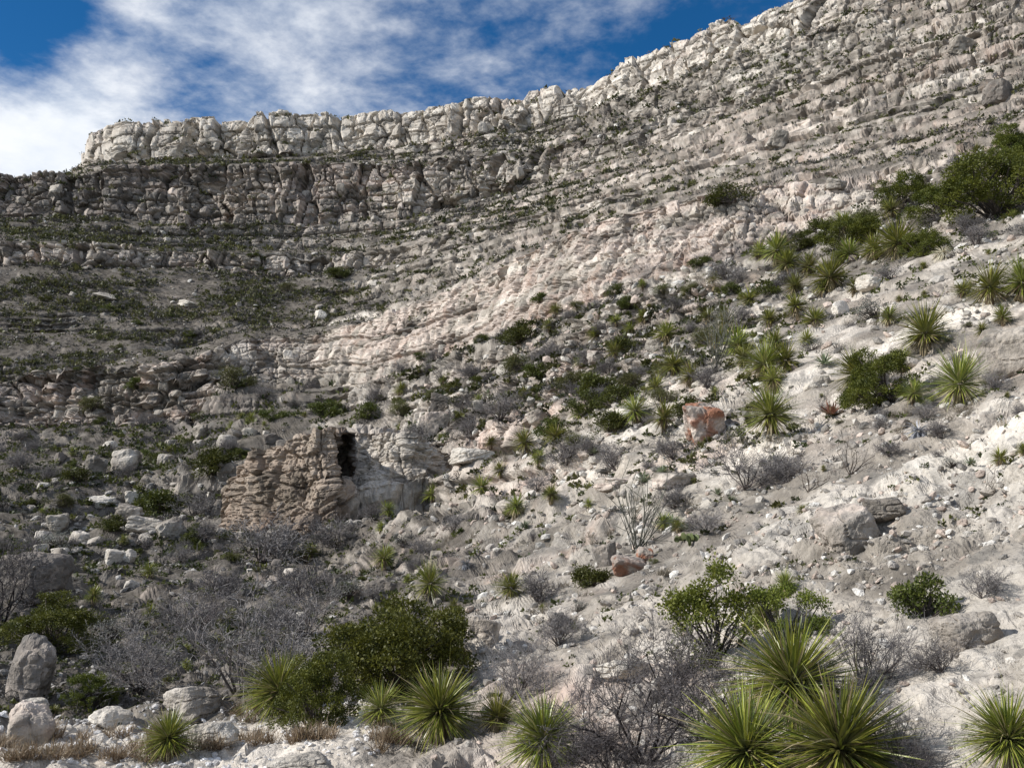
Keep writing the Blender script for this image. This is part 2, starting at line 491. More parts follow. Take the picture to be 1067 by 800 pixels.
def finish(m, t, col, rough=0.9, normal=None, spec=0.25, trans=None):
    b = t.n('ShaderNodeBsdfPrincipled', {'Base Color': col, 'Roughness': rough, 'Specular IOR Level': spec})
    if normal is not None: t.t.links.new(normal, b.inputs['Normal'])
    sh = b.outputs[0]
    if trans is not None:
        tr = t.n('ShaderNodeBsdfTranslucent', {'Color': trans[0]})
        sh = t.n('ShaderNodeMixShader', {0: trans[1], 1: sh, 2: tr.outputs[0]}).outputs[0]
    t.n('ShaderNodeOutputMaterial', {'Surface': sh})
    return m


def rock_material(name, hue_random=False):
    """rock whose large-scale colour is laid down per point of the mesh; grain and fine relief come from noise"""
    m, t = new_mat(name)
    geo = t.n('ShaderNodeNewGeometry')
    col = t.n('ShaderNodeAttribute', attribute_name='rock').outputs['Color']
    pos = geo.outputs['Position']
    n1 = t.noise(pos, 4.0, 5, 0.66)
    n2 = t.noise(pos, 38.0, 2, 0.6)
    vor = t.n('ShaderNodeTexVoronoi', {'Vector': pos, 'Scale': 11.0, 'Randomness': 1.0})
    cell = t.n('ShaderNodeSeparateColor', {0: vor.outputs['Color']}).outputs[0]
    gv = t.math('ADD', 0.46, t.math('ADD', t.math('MULTIPLY', n1, 0.46), t.math('ADD', t.math('MULTIPLY', n2, 0.36), t.math('MULTIPLY', cell, 0.26))))
    if hue_random:
        gv = t.math('MULTIPLY', gv, t.math('ADD', 0.75, t.math('MULTIPLY', t.n('ShaderNodeObjectInfo').outputs['Random'], 0.5)))
    col = t.n('ShaderNodeHueSaturation', {'Value': gv, 'Color': col}).outputs[0]
    bmp = t.n('ShaderNodeBump', {'Strength': 0.75, 'Distance': 0.5, 'Height': t.math('ADD', t.math('MULTIPLY', n1, 0.30), t.math('ADD', t.math('MULTIPLY', n2, 0.03), t.math('MULTIPLY', vor.outputs['Distance'], -0.035)))})
    return finish(m, t, col, 0.92, bmp.outputs[0], 0.15)


def lerp3(a, b, f):
    return a + (np.asarray(b, np.float32) - a) * np.asarray(f)[:, None]


def rock_colour(P, pink, dark, pale, soil=None, up=None, gap=0.1, seed=0):
    """colour of the limestone: grey weathered skin, pale fresh rock, pink iron stain, dark varnish, lichen, soil"""
    n_mid = fbm(P / 2.6, 6, 300 + seed, 0.62) * .5 + .5
    n_fin = fbm(P / 0.5, 4, 320 + seed, 0.65) * .5 + .5
    bed = fbm(P * np.array((0.05, 0.05, 0.9)), 4, 340, 0.6) * .5 + .5
    streak = fbm(P * np.array((0.5, 0.5, 0.16)), 4, 360 + seed, 0.62) * .5 + .5
    z3 = np.zeros((len(P), 3), np.float32)
    grey = lerp3(z3 + np.array((0.178, 0.157, 0.132)), (0.325, 0.290, 0.246), sstep(.3, .7, n_mid))
    palc = lerp3(z3 + np.array((0.40, 0.356, 0.300)), (0.59, 0.546, 0.478), sstep(.3, .7, n_mid))
    c = lerp3(grey, palc, sstep(.25, .75, pale + 0.9 * (n_mid - .5)))
    pk = lerp3(z3 + np.array((0.37, 0.300, 0.255)), (0.57, 0.480, 0.415), sstep(.3, .7, n_fin))
    c = lerp3(c, pk, np.clip(pink * sstep(.38, .62, bed * .5 + n_mid * .5) * 1.1, 0, .92))
    bz = P[:, 2] + 1.6 * vnoise(P / 34.0, 8) + 0.5 * vnoise(P / 7.0, 9)
    bt = vnoise(np.stack([bz / 1.9, bz * 0, bz * 0], 1), 71) + .7 * vnoise(np.stack([bz / .7, bz * 0, bz * 0], 1), 72)
    if soil is not None: c = c * (1 + 0.22 * bt)[:, None]
    c = lerp3(c, (0.36, 0.19, 0.12), .28 * pink * sstep(.60, .72, streak))
    c = lerp3(c, (0.105, 0.096, 0.088), .75 * sstep(.46, .72, dark + .4 * (streak - .5) + .9 * (n_fin - .5)))
    c = lerp3(c, (0.14, 0.135, 0.125), .5 * sstep(.60, .68, fbm(P / 0.9, 4, 380 + seed, .7) * .5 + .5))
    if soil is not None:
        sc = lerp3(z3 + np.array((0.060, 0.052, 0.042)), (0.165, 0.145, 0.122), sstep(.3, .75, n_fin))
        c = lerp3(c, sc, np.clip(soil * sstep(.5, .85, up) * sstep(.25, .6, 1 - n_mid + .2), 0, 1))
    return c


M_TERR = rock_material('limestone_hillside')
f_lo = fbm(Pf / 14.0, 3, 200); f_l2 = fbm(Pf / 22.0, 3, 210)
seg_is = lambda i: (SEGf == i).astype(np.float32)
left = sstep(430, 180, PXf)
PINK = 0.15 + 0.3 * sstep(0, .4, f_lo)
PINK += seg_is(7) * 0.8 * sstep(230, 420, PXf) * sstep(930, 820, PXf) + seg_is(7) * 0.6 * sstep(240, 190, PXf)
PINK += seg_is(3) * 0.55 * sstep(560, 420, PXf) * (0.4 + 0.6 * sstep(-.1, .3, f_lo)) + seg_is(5) * .4 * left
PINK += seg_is(8) * 0.75 * sstep(.0, .3, fbm(Pf / 4.5, 3, 222)) * sstep(420, 520, PXf) * sstep(800, 700, PXf)
PINK += ((SEGf == 6) | (SEGf == 4)) * 0.3 * sstep(430, 560, PXf)
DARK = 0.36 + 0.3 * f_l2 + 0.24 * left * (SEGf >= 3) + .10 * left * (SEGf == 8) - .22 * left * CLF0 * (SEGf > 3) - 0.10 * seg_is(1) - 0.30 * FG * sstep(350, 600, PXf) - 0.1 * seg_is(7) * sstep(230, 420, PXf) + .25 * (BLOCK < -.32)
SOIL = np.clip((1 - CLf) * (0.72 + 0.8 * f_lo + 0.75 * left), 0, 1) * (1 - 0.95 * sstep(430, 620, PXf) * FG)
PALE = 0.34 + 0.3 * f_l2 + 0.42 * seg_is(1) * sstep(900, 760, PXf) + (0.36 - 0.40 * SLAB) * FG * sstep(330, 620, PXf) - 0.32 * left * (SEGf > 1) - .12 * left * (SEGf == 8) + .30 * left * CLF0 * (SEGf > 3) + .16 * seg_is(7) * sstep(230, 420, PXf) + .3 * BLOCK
WASH = sstep(18.5, 16.0, Df) * sstep(430, 330, PXf)
PALE += 0.9 * WASH; DARK -= .4 * WASH; SOIL *= (1 - WASH)
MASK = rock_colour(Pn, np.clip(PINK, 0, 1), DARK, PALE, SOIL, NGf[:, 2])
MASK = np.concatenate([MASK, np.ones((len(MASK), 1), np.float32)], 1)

idx = np.arange(NR * NC).reshape(NR, NC)


def terrain_piece(name, r0, r1, label):
    """rows r0..r1 of the hillside as one mesh"""
    v = PG[r0:r1 + 1].reshape(-1, 3)
    i = np.arange(len(v)).reshape(-1, NC)
    fc = np.stack([i[:-1, :-1], i[1:, :-1], i[1:, 1:], i[:-1, 1:]], -1).reshape(-1, 4)
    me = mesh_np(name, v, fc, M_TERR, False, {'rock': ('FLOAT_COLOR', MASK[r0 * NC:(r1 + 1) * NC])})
    o = link(name, me)
    return tag(o, label, None, None, 'structure')


b = np.cumsum(SEGN).tolist()
pieces = [('plateau', 0, b[0], 'rocky plateau behind the rim of the top cliff'),
          ('cliff_top', b[0], b[1], 'pale cream limestone rim cliff along the skyline'),
          ('talus_bench', b[1], b[2], 'scrubby bench under the rim cliff'),
          ('cliff_upper', b[2], b[3], 'dark weathered second cliff band with bulging pink and grey buttresses'),
          ('talus_slope', b[3], b[4], 'dark scrub slope below the second cliff band'),
          ('cliff_middle', b[4], b[5], 'low third cliff band of square grey blocks'),
          ('hillside', b[5], b[6], 'scrub covered slope between the third and lowest cliff bands'),
          ('cliff_lower', b[6], b[7], 'pinkish lowest cliff band rising toward the sotols'),
          ('slope', b[7], b[8] - 1, 'rubble covered lower slope running down to the white wash')]
TERR = {}
for nm, r0, r1, lb in pieces: TERR[nm] = terrain_piece(nm, r0, r1, lb)

# ground under and behind the viewpoint, joined to the foot of the slope
ex = [PG[-1]]
for y, gx, zz_ in ((2.2, 2.0, -1.62), (0.0, 9.0, -1.75), (-6.0, 24.0, -1.9), (-40.0, 90.0, -2.5), (-200.0, 400.0, -3.0)):
    aa = (XS - W0 / 2) / F
    ex.append(np.stack([aa * 2.2 * gx, np.full(NC, y), np.full(NC, zz_) + 0.15 * np.sin(XS / 60.0) + np.clip(aa, -1, 1) * 0.5], 1))
ex = np.stack(ex)[:, ::6]
ii = np.arange(ex.shape[0] * ex.shape[1]).reshape(ex.shape[:2])
fc = np.stack([ii[:-1, :-1], ii[1:, :-1], ii[1:, 1:], ii[:-1, 1:]], -1).reshape(-1, 4)
gm = np.tile(np.array((0.36, 0.33, 0.29, 1.0)), (ex.shape[0] * ex.shape[1], 1))
tag(link('ground', mesh_np('ground', ex.reshape(-1, 3), fc, M_TERR, False, {'rock': ('FLOAT_COLOR', gm)})), 'stony ground at the foot of the slope', None, None, 'structure')

# ------------------------------------------------------------------ what a pixel of the photograph rests on
CP, SP = math.cos(PITCH), math.sin(PITCH)


def project(p):
    p = np.asarray(p, float)
    dep = p[..., 1] * CP + p[..., 2] * SP
    up = -p[..., 1] * SP + p[..., 2] * CP
    return W0 / 2 + F * p[..., 0] / dep, H0 / 2 - F * up / dep, dep


vx, vy, vd = project(Pn)
R = 2.5
zw, zh = int(1400 / R), int(1100 / R)
bx_, by_ = ((vx + 160) / R).astype(int), ((vy + 120) / R).astype(int)
ok = (bx_ >= 0) & (bx_ < zw) & (by_ >= 0) & (by_ < zh)
ids = np.nonzero(ok)[0]
ids = ids[np.argsort(-vd[ids])]
ZB = np.full((zh, zw), -1, np.int64)
ZB[by_[ids], bx_[ids]] = ids


def ground_at(px, py):
    """vertex of the hillside seen at a pixel"""
    c, r = int((px + 160) / R), int((py + 120) / R)
    for k in range(0, 8):
        sub = ZB[max(r - k, 0):r + k + 1, max(c - k, 0):c + k + 1]
        g = sub[sub >= 0]
        if len(g): return int(g[np.argmin(vd[g])])
    return None


def visible(i, tol=1.04):
    if not ok[i]: return False
    j = ZB[by_[i], bx_[i]]
    return vd[i] <= vd[j] * tol + 0.3

# ------------------------------------------------------------------ rocks
import bmesh
M_ROCK = rock_material('limestone_boulder', True)
_ico = {}


def ico(sub):
    if sub not in _ico:
        bm = bmesh.new(); bmesh.ops.create_icosphere(bm, subdivisions=sub, radius=1.0)
        bm.verts.ensure_lookup_table()
        _ico[sub] = (np.array([v.co[:] for v in bm.verts]), np.array([[v.index for v in f.verts] for f in bm.faces]))
        bm.free()
    return _ico[sub]


def rock_shape(seed, sub=3, boxy=0.4, rough=0.05, planes=14):
    """an angular stone: a ball cut by random planes, unit half-size"""
    r = np.random.default_rng(seed)
    V, Fc = ico(sub)
    n = r.normal(size=(planes, 3)); n /= np.linalg.norm(n, axis=1, keepdims=True)
    h = r.uniform(0.62, 1.0, planes)
    if boxy > 0:
        rot = np.array(Euler((r.normal() * .2, r.normal() * .2, r.uniform(0, 6))).to_matrix())
        bx = np.concatenate([np.eye(3), -np.eye(3)]) @ rot.T
        bx = bx + r.normal(size=bx.shape) * 0.12; bx /= np.linalg.norm(bx, axis=1, keepdims=True)
        n = np.concatenate([n, bx]); h = np.concatenate([h * (1 + .25 * boxy), r.uniform(0.6, 0.8, 6)])
    c = np.maximum(V @ n.T, 1e-3)
    rad = (h[None] / c)
    rad = -np.log(np.exp(-rad * 14).sum(1)) / 14
    P = V * np.clip(rad, 0.2, 1.5)[:, None]
    if rough:
        P = P * (1 + rough * 2.0 * fbm(P * 2.0 + seed, 5, seed, .6) + rough * .5 * (fbm(P * np.array((1.5, 1.5, 6.0)) + seed, 3, seed + 3)) - rough * 1.2 * (1 - sstep(0, .12, np.abs(vnoise(P * 1.6 + seed, seed + 8)))) )[:, None]
    P /= np.abs(P).max(0)
    return P, Fc


TINT = {'pale': (0.12, 0.22, 0.85), 'grey': (0.12, 0.34, 0.42), 'pink': (0.75, 0.26, 0.45), 'dark': (0.35, 0.70, 0.1), 'red': (0.7, 0.40, 0.3), 'white': (0.0, 0.05, 1.05)}


def rock_mesh(seed, sub, tint, size, boxy=0.4, rough=0.05):
    P, Fc = rock_shape(seed, sub, boxy, rough)
    pk, dk, pl_ = TINT[tint]
    o = np.ones(len(P))
    c = rock_colour(P * size + seed * 7.7, o * pk, o * dk, o * pl_, None, None, seed=seed % 50)
    if tint == 'red': c = lerp3(c, (0.24, 0.10, 0.055), .85 * sstep(.45, .62, fbm(P * 1.6 + seed, 4, 9) * .5 + .5))
    return mesh_np('rock', P, Fc, M_ROCK, False, {'rock': ('FLOAT_COLOR', np.concatenate([c, np.ones((len(c), 1))], 1))})


ROCKS = {t: [rock_mesh(100 + 17 * i + 5 * k, 3, t, 0.7, 0.3 + 0.15 * (i % 5), .07) for i in range(8)] for k, t in enumerate(TINT)}
LAB = []            # everything that waits for its label: (object, phrase, px, py, vertex, category, group)


def region(px, py, sg):
    if sg <= 1: return 'on the rim cliff' if px < 640 else 'on the high skyline ledges'
    if sg == 2: return 'on the bench under the rim cliff' if px < 640 else 'just under the skyline ledges'
    if sg == 3: return 'on the dark second cliff band' if px < 560 else 'among the high broken ledges'
    if sg == 4: return 'on the slope under the second cliff' if px < 560 else 'among the upper broken ledges'
    if sg == 5: return 'on the low third cliff' if px < 430 else 'on the ledges over the pink cliff'
    if sg == 6: return ('on the slope below the third cliff' if px < 240 else 'above the pale cliff slab' if px < 480 else 'just above the pink cliff' if px < 860 else 'above the dark hilltop thicket')
    if sg == 7: return 'by the layered lowest cliff' if px < 240 else 'on the pink cliff'
    if px < 240: return 'in the boulder field' if py < 570 else 'in the hollow by the wash'
    if px < 430: return 'around the cave outcrop' if py < 570 else 'around the dark juniper'
    if px < 650: return 'at the foot of the pink cliff' if py < 440 else 'around the flat white slab' if py < 560 else 'on the pale ramp'
    if px < 860: return 'below the pink cliff end' if py < 345 else 'around the red stained boulder' if py < 520 else 'on the ramp under the ledge' if py < 620 else 'around the leafy shrub'
    return 'by the dark hilltop thicket' if py < 320 else 'among the tall sotols' if py < 470 else 'around the undercut boulder' if py < 600 else 'on the bare white slope'


ORD = 'first second third fourth fifth sixth seventh eighth ninth tenth eleventh twelfth thirteenth fourteenth fifteenth sixteenth seventeenth eighteenth nineteenth twentieth'.split()


def ordinal(i):
    if i < 20: return ORD[i]
    tens = {2: 'twenty', 3: 'thirty', 4: 'forty', 5: 'fifty', 6: 'sixty', 7: 'seventy', 8: 'eighty', 9: 'ninety'}
    a, b_ = divmod(i + 1, 10)
    return {20: 'twentieth', 30: 'thirtieth', 40: 'fortieth', 50: 'fiftieth', 60: 'sixtieth', 70: 'seventieth', 80: 'eightieth', 90: 'ninetieth'}[i + 1] if b_ == 0 else tens[a] + '-' + ORD[b_ - 1]


def give_labels():
    byk = {}
    for rec in LAB: byk.setdefault((rec[1], region(rec[2], rec[3], rec[4])), []).append(rec)
    for (ph, rg), recs in byk.items():
        recs.sort(key=lambda r_: r_[2])
        for i, rec in enumerate(recs):
            lb = f'{ph} {rg}' if len(recs) == 1 else f'{ph} {rg}, {ordinal(i)} from the left' if len(recs) < 99 else f'{ph} {rg}'
            tag(rec[0], lb, rec[5], rec[6])


def put_rock(me, i, w, h=None, dep=None, rz=None, tilt=0.18, sink=0.3, name='boulder'):
    """rest a stone on point i of the hillside; w across, h high, in metres"""
    o = link(name, me)
    h = h or w * random.uniform(0.5, 0.85); dep = dep or w * random.uniform(0.7, 1.0)
    o.scale = (w / 2, dep / 2, h / 2)
    o.rotation_euler = (random.gauss(0, tilt), random.gauss(0, tilt), random.uniform(0, 6.3) if rz is None else rz)
    p = Pn[i]
    o.location = (p[0], p[1] + dep * 0.12, p[2] + h * (0.5 - sink))
    return o


# boulders one can point at: centre, width and height in the photograph, tint
HERO = [
    (889, 550, 66, 58, 'pink', 'rounded pale boulder undercut by shadow on the bare white slope'),
    (925, 531, 50, 24, 'grey', 'pale boulder tucked behind the undercut rounded boulder'),
    (1056, 365, 62, 58, 'grey', 'smooth grey boulder at the photo\'s edge beside the tall sotols'),
    (736, 439, 58, 42, 'red', 'red stained knobbly boulder with a dark hollow'),
    (488, 474, 52, 20, 'white', 'flat white slab lying on the mid slope'),
    (450, 441, 36, 30, 'pink', 'brown pink block standing beside the cave outcrop'),
    (462, 421, 30, 22, 'dark', 'dark block perched above the brown pink block'),
    (27, 701, 58, 72, 'dark', 'dark reddish rock tower at the edge of the wash'),
    (27, 755, 58, 42, 'pink', 'squat ochre boulder below the dark rock tower'),
    (28, 596, 70, 48, 'dark', 'big grey boulder at the hollow\'s edge'),
    (179, 551, 36, 26, 'grey', 'knobbly grey boulder in the boulder field'),
    (150, 544, 40, 15, 'pale', 'tilted pale slab beside the knobbly grey boulder'),
    (106, 522, 32, 13, 'white', 'flat white boulder topping the boulder field'),
    (134, 534, 26, 22, 'grey', 'pitted grey boulder beneath the flat white boulder'),
    (82, 530, 24, 10, 'dark', 'thin dark slab beside the flat white boulder'),
    (98, 483, 26, 24, 'grey', 'upright grey boulder on the upper boulder field'),
    (128, 480, 30, 26, 'grey', 'broken grey boulder on the upper boulder field'),
    (210, 449, 26, 14, 'grey', 'long grey boulder under the shaded cliff corner'),
    (235, 458, 20, 14, 'pale', 'pale boulder under the shaded cliff corner'),
    (58, 545, 22, 18, 'pale', 'pale angular boulder by the bare branches'),
    (80, 562, 22, 18, 'grey', 'grey angular boulder by the bare branches'),
    (118, 577, 20, 14, 'white', 'white angular boulder in the lower boulder field'),
    (133, 580, 16, 16, 'pale', 'small cream boulder in the lower boulder field'),
    (60, 580, 24, 20, 'grey', 'slanting grey boulder above the big grey boulder'),
    (199, 733, 62, 34, 'grey', 'rounded grey boulder half hidden by bare shrubs at the wash'),
    (222, 766, 50, 22, 'white', 'long white boulder on the edge of the wash'),
    (115, 746, 42, 18, 'white', 'heaped white boulder in the gravel of the wash'),
    (190, 374, 30, 12, 'dark', 'dark flat rock fallen below the shaded cliff corner'),
    (194, 316, 18, 8, 'white', 'white flat rock on the slope below the third cliff'),
    (111, 309, 28, 8, 'pale', 'long pale slab on the slope below the third cliff'),
    (334, 326, 15, 12, 'white', 'white block with a dark side above the pale cliff slab'),
    (621, 371, 20, 16, 'pink', 'pinkish boulder among shrubs at the foot of the pink cliff'),
    (680, 360, 18, 16, 'pale', 'pale boulder beside a small sotol below the pink cliff'),
    (906, 294, 30, 14, 'white', 'white boulder below the dark hilltop thicket'),
    (873, 318, 20, 18, 'pale', 'cracked pale boulder in the middle of the sotols'),
    (857, 395, 22, 14, 'white', 'white tilted stone between the tall sotols'),
    (655, 588, 40, 22, 'red', 'rust coloured slab beneath the wand shrub'),
    (632, 580, 26, 24, 'dark', 'dark rock standing in for cave shade beside the rust coloured slab'),  # solid stone, its dark tint stands for the shade inside a small cave
    (672, 577, 20, 16, 'red', 'red block beside the wand shrub\'s foot'),
    (560, 434, 26, 16, 'grey', 'rounded grey rock below the pink cliff shrubs'),
    (493, 521, 8, 14, 'white', 'small white upright stone near the flat white slab'),
    (578, 642, 24, 14, 'dark', 'dark wedge of rock on the pale ramp'),
    (648, 505, 52, 15, 'pink', 'overhanging brown ledge on the mid slope'),
    (700, 500, 40, 16, 'pink', 'brown end block of the overhanging ledge'),
    (502, 660, 40, 40, 'grey', 'shadowed grey block behind the dark juniper'),
    (395, 615, 30, 18, 'dark', 'dark block over the dark juniper'),
    (772, 152, 34, 26, 'pink', 'overhanging pink block on the upper ledges'),
    (812, 145, 26, 20, 'grey', 'square grey block beside the overhanging pink block'),
    (870, 190, 26, 14, 'grey', 'grey block at the end of the pink cliff'),
    (1043, 95, 30, 24, 'dark', 'dark craggy block high on the upper slope'),
    (1000, 45, 24, 20, 'grey', 'grey block under the skyline ledges'),
    (30, 735, 30, 16, 'white', 'white stone at the foot of the dark rock tower'),
    (310, 796, 70, 18, 'white', 'white gravel bank stone at the photo\'s lower edge'),
    (650, 698, 60, 22, 'pale', 'pale slab below the dark wedge on the ramp'),
    (1010, 655, 70, 40, 'grey', 'smooth grey slab bulging from the bare white slope'),
]
for k, (px, py, wp, hp, tint, lb) in enumerate(HERO):
    i = ground_at(px, py + 0.40 * hp)
    if i is None: continue
    d = vd[i]; w_, h_ = wp * d / F, hp * d / F
    bxy = 0.9 if ('block' in lb or 'slab' in lb or 'ledge' in lb) else 0.35
    me = rock_mesh(900 + k, 5 if wp >= 44 else 4, tint, max(w_, 0.8), bxy, 0.09)
    o = put_rock(me, i, w_ * 1.1, h_ * 1.2, w_ * 0.9, rz=random.uniform(-.4, .4), tilt=0.10, sink=0.22, name='boulder')
    if tint == 'red' or 'tower' in lb: o.rotation_euler.y = 0.1
    tag(o, lb, 'boulder', 'boulders on the hillside')

# more boulders, each its own thing
ALLV = np.arange(len(Pn))
inframe = (vx > -40) & (vx < 1107) & (vy > -20) & (vy < 830)


def pick(n, weight, sep_px=0.0):
    """n visible points of the hillside, drawn by weight"""
    wgt = np.where(inframe, weight, 0).astype(float)
    c = rng.choice(ALLV, size=n * 3, p=wgt / wgt.sum(), replace=True)
    got = []; cells = set()
    for i in c:
        if len(got) >= n: break
        if not visible(i): continue
        if sep_px:
            key = (int(vx[i] / sep_px), int(vy[i] / sep_px))
            if key in cells: continue
            cells.add(key)
        got.append(int(i))
    return got


flat_ = sstep(.35, .7, NGf[:, 2])
W_field = (SEGf == 8) * sstep(460, 380, vx) * sstep(430, 480, vy) * sstep(680, 600, vy)
W_slope = (SEGf == 8) * sstep(380, 480, vx) * (1 - 0.7 * SLAB)
W_bench = ((SEGf == 6) | (SEGf == 4) | (SEGf == 2)) * flat_
for n, wt_, lo, hi, tints in ((95, W_field, 8, 22, ('grey', 'grey', 'pale', 'white', 'dark')), (95, W_slope, 8, 22, ('pale', 'pale', 'grey', 'pink', 'white')), (65, W_bench, 6, 13, ('grey', 'pale', 'dark', 'pink'))):
    for i in pick(n, wt_, 14):
        tint = random.choice(tints)
        wp = lo + (hi - lo) * random.random() ** 2
        o = put_rock(random.choice(ROCKS[tint]), i, min(wp * vd[i] / F, 4.0))
        word = {'grey': 'weathered grey boulder', 'pale': 'cream boulder', 'white': 'white boulder', 'dark': 'dark stained boulder', 'pink': 'pinkish boulder', 'red': 'rusty boulder'}[tint]
        LAB.append((o, ('large ' if wp > 15 else 'small ' if wp < 10 else '') + word, vx[i], vy[i], SEGf[i], 'boulder', 'boulders on the hillside'))

# joint blocks standing proud of the cliffs: parts of the cliff they belong to
for nm, sg, n, tints in (('cliff_top', 1, 110, ('pale', 'pale', 'white', 'grey')), ('cliff_upper', 3, 90, ('grey', 'dark', 'pink')), ('cliff_middle', 5, 60, ('grey', 'pink', 'dark')), ('cliff_lower', 7, 110, ('pink', 'pink', 'pale', 'grey'))):
    for i in pick(n, (SEGf == sg) * CLF0 * (TT.reshape(-1) > .3), 7):
        t_ = tints[random.randrange(len(tints))]
        if nm == 'cliff_lower' and vx[i] < 230: t_ = random.choice(('dark', 'grey'))
        w_ = random.uniform(6, 13) * vd[i] / F
        h_ = w_ * random.uniform(0.6, 1.3)
        o = link('rock_block', random.choice(ROCKS[t_]), TERR[nm])
        o.scale = (w_ / 2, w_ * 0.45, h_ / 2)
        o.rotation_euler = (random.gauss(0, .08), random.gauss(0, .08), random.gauss(0, .3))
        o.location = Vector(Pn[i]) - Vector(OUTf[i]) * w_ * 0.26

# loose stone nobody could count
V0, F0 = ico(1)
LOWROCK = [(rock_shape(500 + k, 1, 0.5, 0.0, 9)[0]) for k in range(14)]


def rubble(name, n, weight, lo, hi, palette, label, power=2.5, flat=0.65):
    wgt = weight.astype(float); wgt = wgt / wgt.sum()
    c = rng.choice(ALLV, size=n, p=wgt)
    s = (lo + (hi - lo) * rng.random(n) ** power) * np.maximum(vd[c], 3) / F * 0.5
    yaw = rng.uniform(0, 6.283, n); co, si = np.cos(yaw), np.sin(yaw)
    sx, sy, sz = s * rng.uniform(.8, 1.25, n), s * rng.uniform(.7, 1.1, n), s * flat * rng.uniform(.7, 1.2, n)
    base = np.stack([LOWROCK[k] for k in rng.integers(0, len(LOWROCK), n)])
    x, y, z = base[..., 0] * sx[:, None], base[..., 1] * sy[:, None], base[..., 2] * sz[:, None]
    tx, ty = rng.normal(0, .3, n), rng.normal(0, .3, n)
    z2 = z + x * tx[:, None] + y * ty[:, None]
    jit = rng.uniform(-.5, .5, (n, 2)) * GAP[c][:, None]
    V = np.stack([x * co[:, None] - y * si[:, None] + Pn[c, 0][:, None] + jit[:, :1], x * si[:, None] + y * co[:, None] + Pn[c, 1][:, None], z2 + (Pn[c, 2] + sz * 0.35)[:, None]], -1)
    nv = base.shape[1]
    Fs = (F0[None] + (np.arange(n) * nv)[:, None, None]).reshape(-1, 3)
    pal = np.array(palette)[rng.integers(0, len(palette), n)] * rng.uniform(.75, 1.2, (n, 1))
    colr = np.repeat(np.concatenate([pal, np.ones((n, 1))], 1), nv, 0)
    o = link(name, mesh_np(name, V.reshape(-1, 3), Fs, M_TERR, False, {'rock': ('FLOAT_COLOR', colr)}))
    return tag(o, label, 'rubble', None, 'stuff')


PALC = [(.34, .31, .275), (.50, .465, .415), (.60, .57, .52), (.27, .25, .225), (.47, .385, .325)]
clump = sstep(-.1, .35, fbm(Pf / 3.0, 3, 401))
rubble('boulder_field_rubble', 3600, (SEGf == 8) * sstep(470, 380, PXf) * sstep(120, 80, Df) * (.25 + clump) * (vy < 740), 2.5, 11, [(.30, .28, .255), (.42, .395, .36), (.20, .187, .172), (.24, .222, .2), (.13, .122, .112)], 'loose grey stones filling the boulder field')
rubble('gravel', 3200, (WASH > .3) * (vy > 715), 2.5, 9, [(.66, .64, .62), (.58, .56, .54), (.72, .70, .68), (.45, .43, .41)], 'white gravel on the bed of the dry wash', 1.8)
rubble('scree', 10000, (SEGf == 8) * sstep(400, 520, PXf) * (1 - .55 * SLAB) * (.2 + clump) * (Df > 6), 1.6, 12, PALC, 'loose pale scree over the near slope', 2.6, .75)
rubble('talus', 2600, ((SEGf == 6) | (SEGf == 4) | (SEGf == 2) | (SEGf == 3)) * (1 - .6 * CLF0), 2.0, 6.5, PALC[:4] + [(.2, .19, .18)], 'scattered talus stones on the benches', 2.5)

# ------------------------------------------------------------------ the outcrop with the cave in its shaded side
oc_px = np.linspace(232, 478, 226)
n_face, n_top = 100, 26
by = np.interp(oc_px, [232, 270, 330, 356, 366, 380, 448, 478], [566, 580, 575, 545, 526, 520, 500, 490])
ty = np.interp(oc_px, [232, 240, 262, 285, 300, 345, 372, 400, 430, 448, 478], [540, 505, 474, 462, 456, 445, 447, 450, 456, 464, 480])
dd = smooth(np.interp(oc_px, [232, 245, 270, 300, 335, 352, 364, 372, 390, 420, 448, 478], [70, 64, 60, 58.2, 57.5, 58.0, 60.5, 61.5, 61, 60.5, 61.5, 68]), 2)
cleft = smooth(np.interp(oc_px, [350, 354, 364, 367], [0, 5.0, 5.5, 0]), 1)
g = []
for r in range(n_face + n_top):
    if r < n_top:
        t = 1 - r / n_top
        dr = dd + cleft + 22 * t
        yy = ty; z = dd * tanv(ty) + (1.2 * t)
        g.append(np.stack([sidev(oc_px, yy) * dd, dr, z], -1))
    else:
        t = (r - n_top) / (n_face - 1)
        dr = dd + cleft * (1 - sstep(.5, .66, t)) - 2.2 * t ** 1.5 - 0.4 * np.sin(t * 9) * t
        yy = ty + (by - ty) * t; z = dr * tanv(yy) - max(0, t - .9) * 35
        g.append(np.stack([sidev(oc_px, yy) * dr, dr, z], -1))
G = np.stack(g); Gf = G.reshape(-1, 3)
gn = normals(G); gn = np.stack([blur2(gn[..., i], 3) for i in range(3)], -1); gn[..., 2] *= .4
gn /= np.linalg.norm(gn, axis=-1, keepdims=True); gnf = gn.reshape(-1, 3)
am = np.zeros(len(Gf)); blk = np.zeros(len(Gf))
zq = Gf[:, 2] + .25 * vnoise(Gf / 2.5, 2)
for th, sd in ((0.95, 1), (0.42, 2), (0.2, 3)):
    k = zq / th; kf = np.floor(k); fr = k - kf; zi = np.zeros(len(kf), np.int64)
    r0_ = _u(_h(kf.astype(np.int64), zi, zi, sd))
    am += th * .30 * (r0_ - .5 - .5 * (1 - sstep(0, .16, np.minimum(fr, 1 - fr)))) * (.35 + .65 * sstep(-.3, .5, vnoise(Gf / (4 * th), sd + 4)))
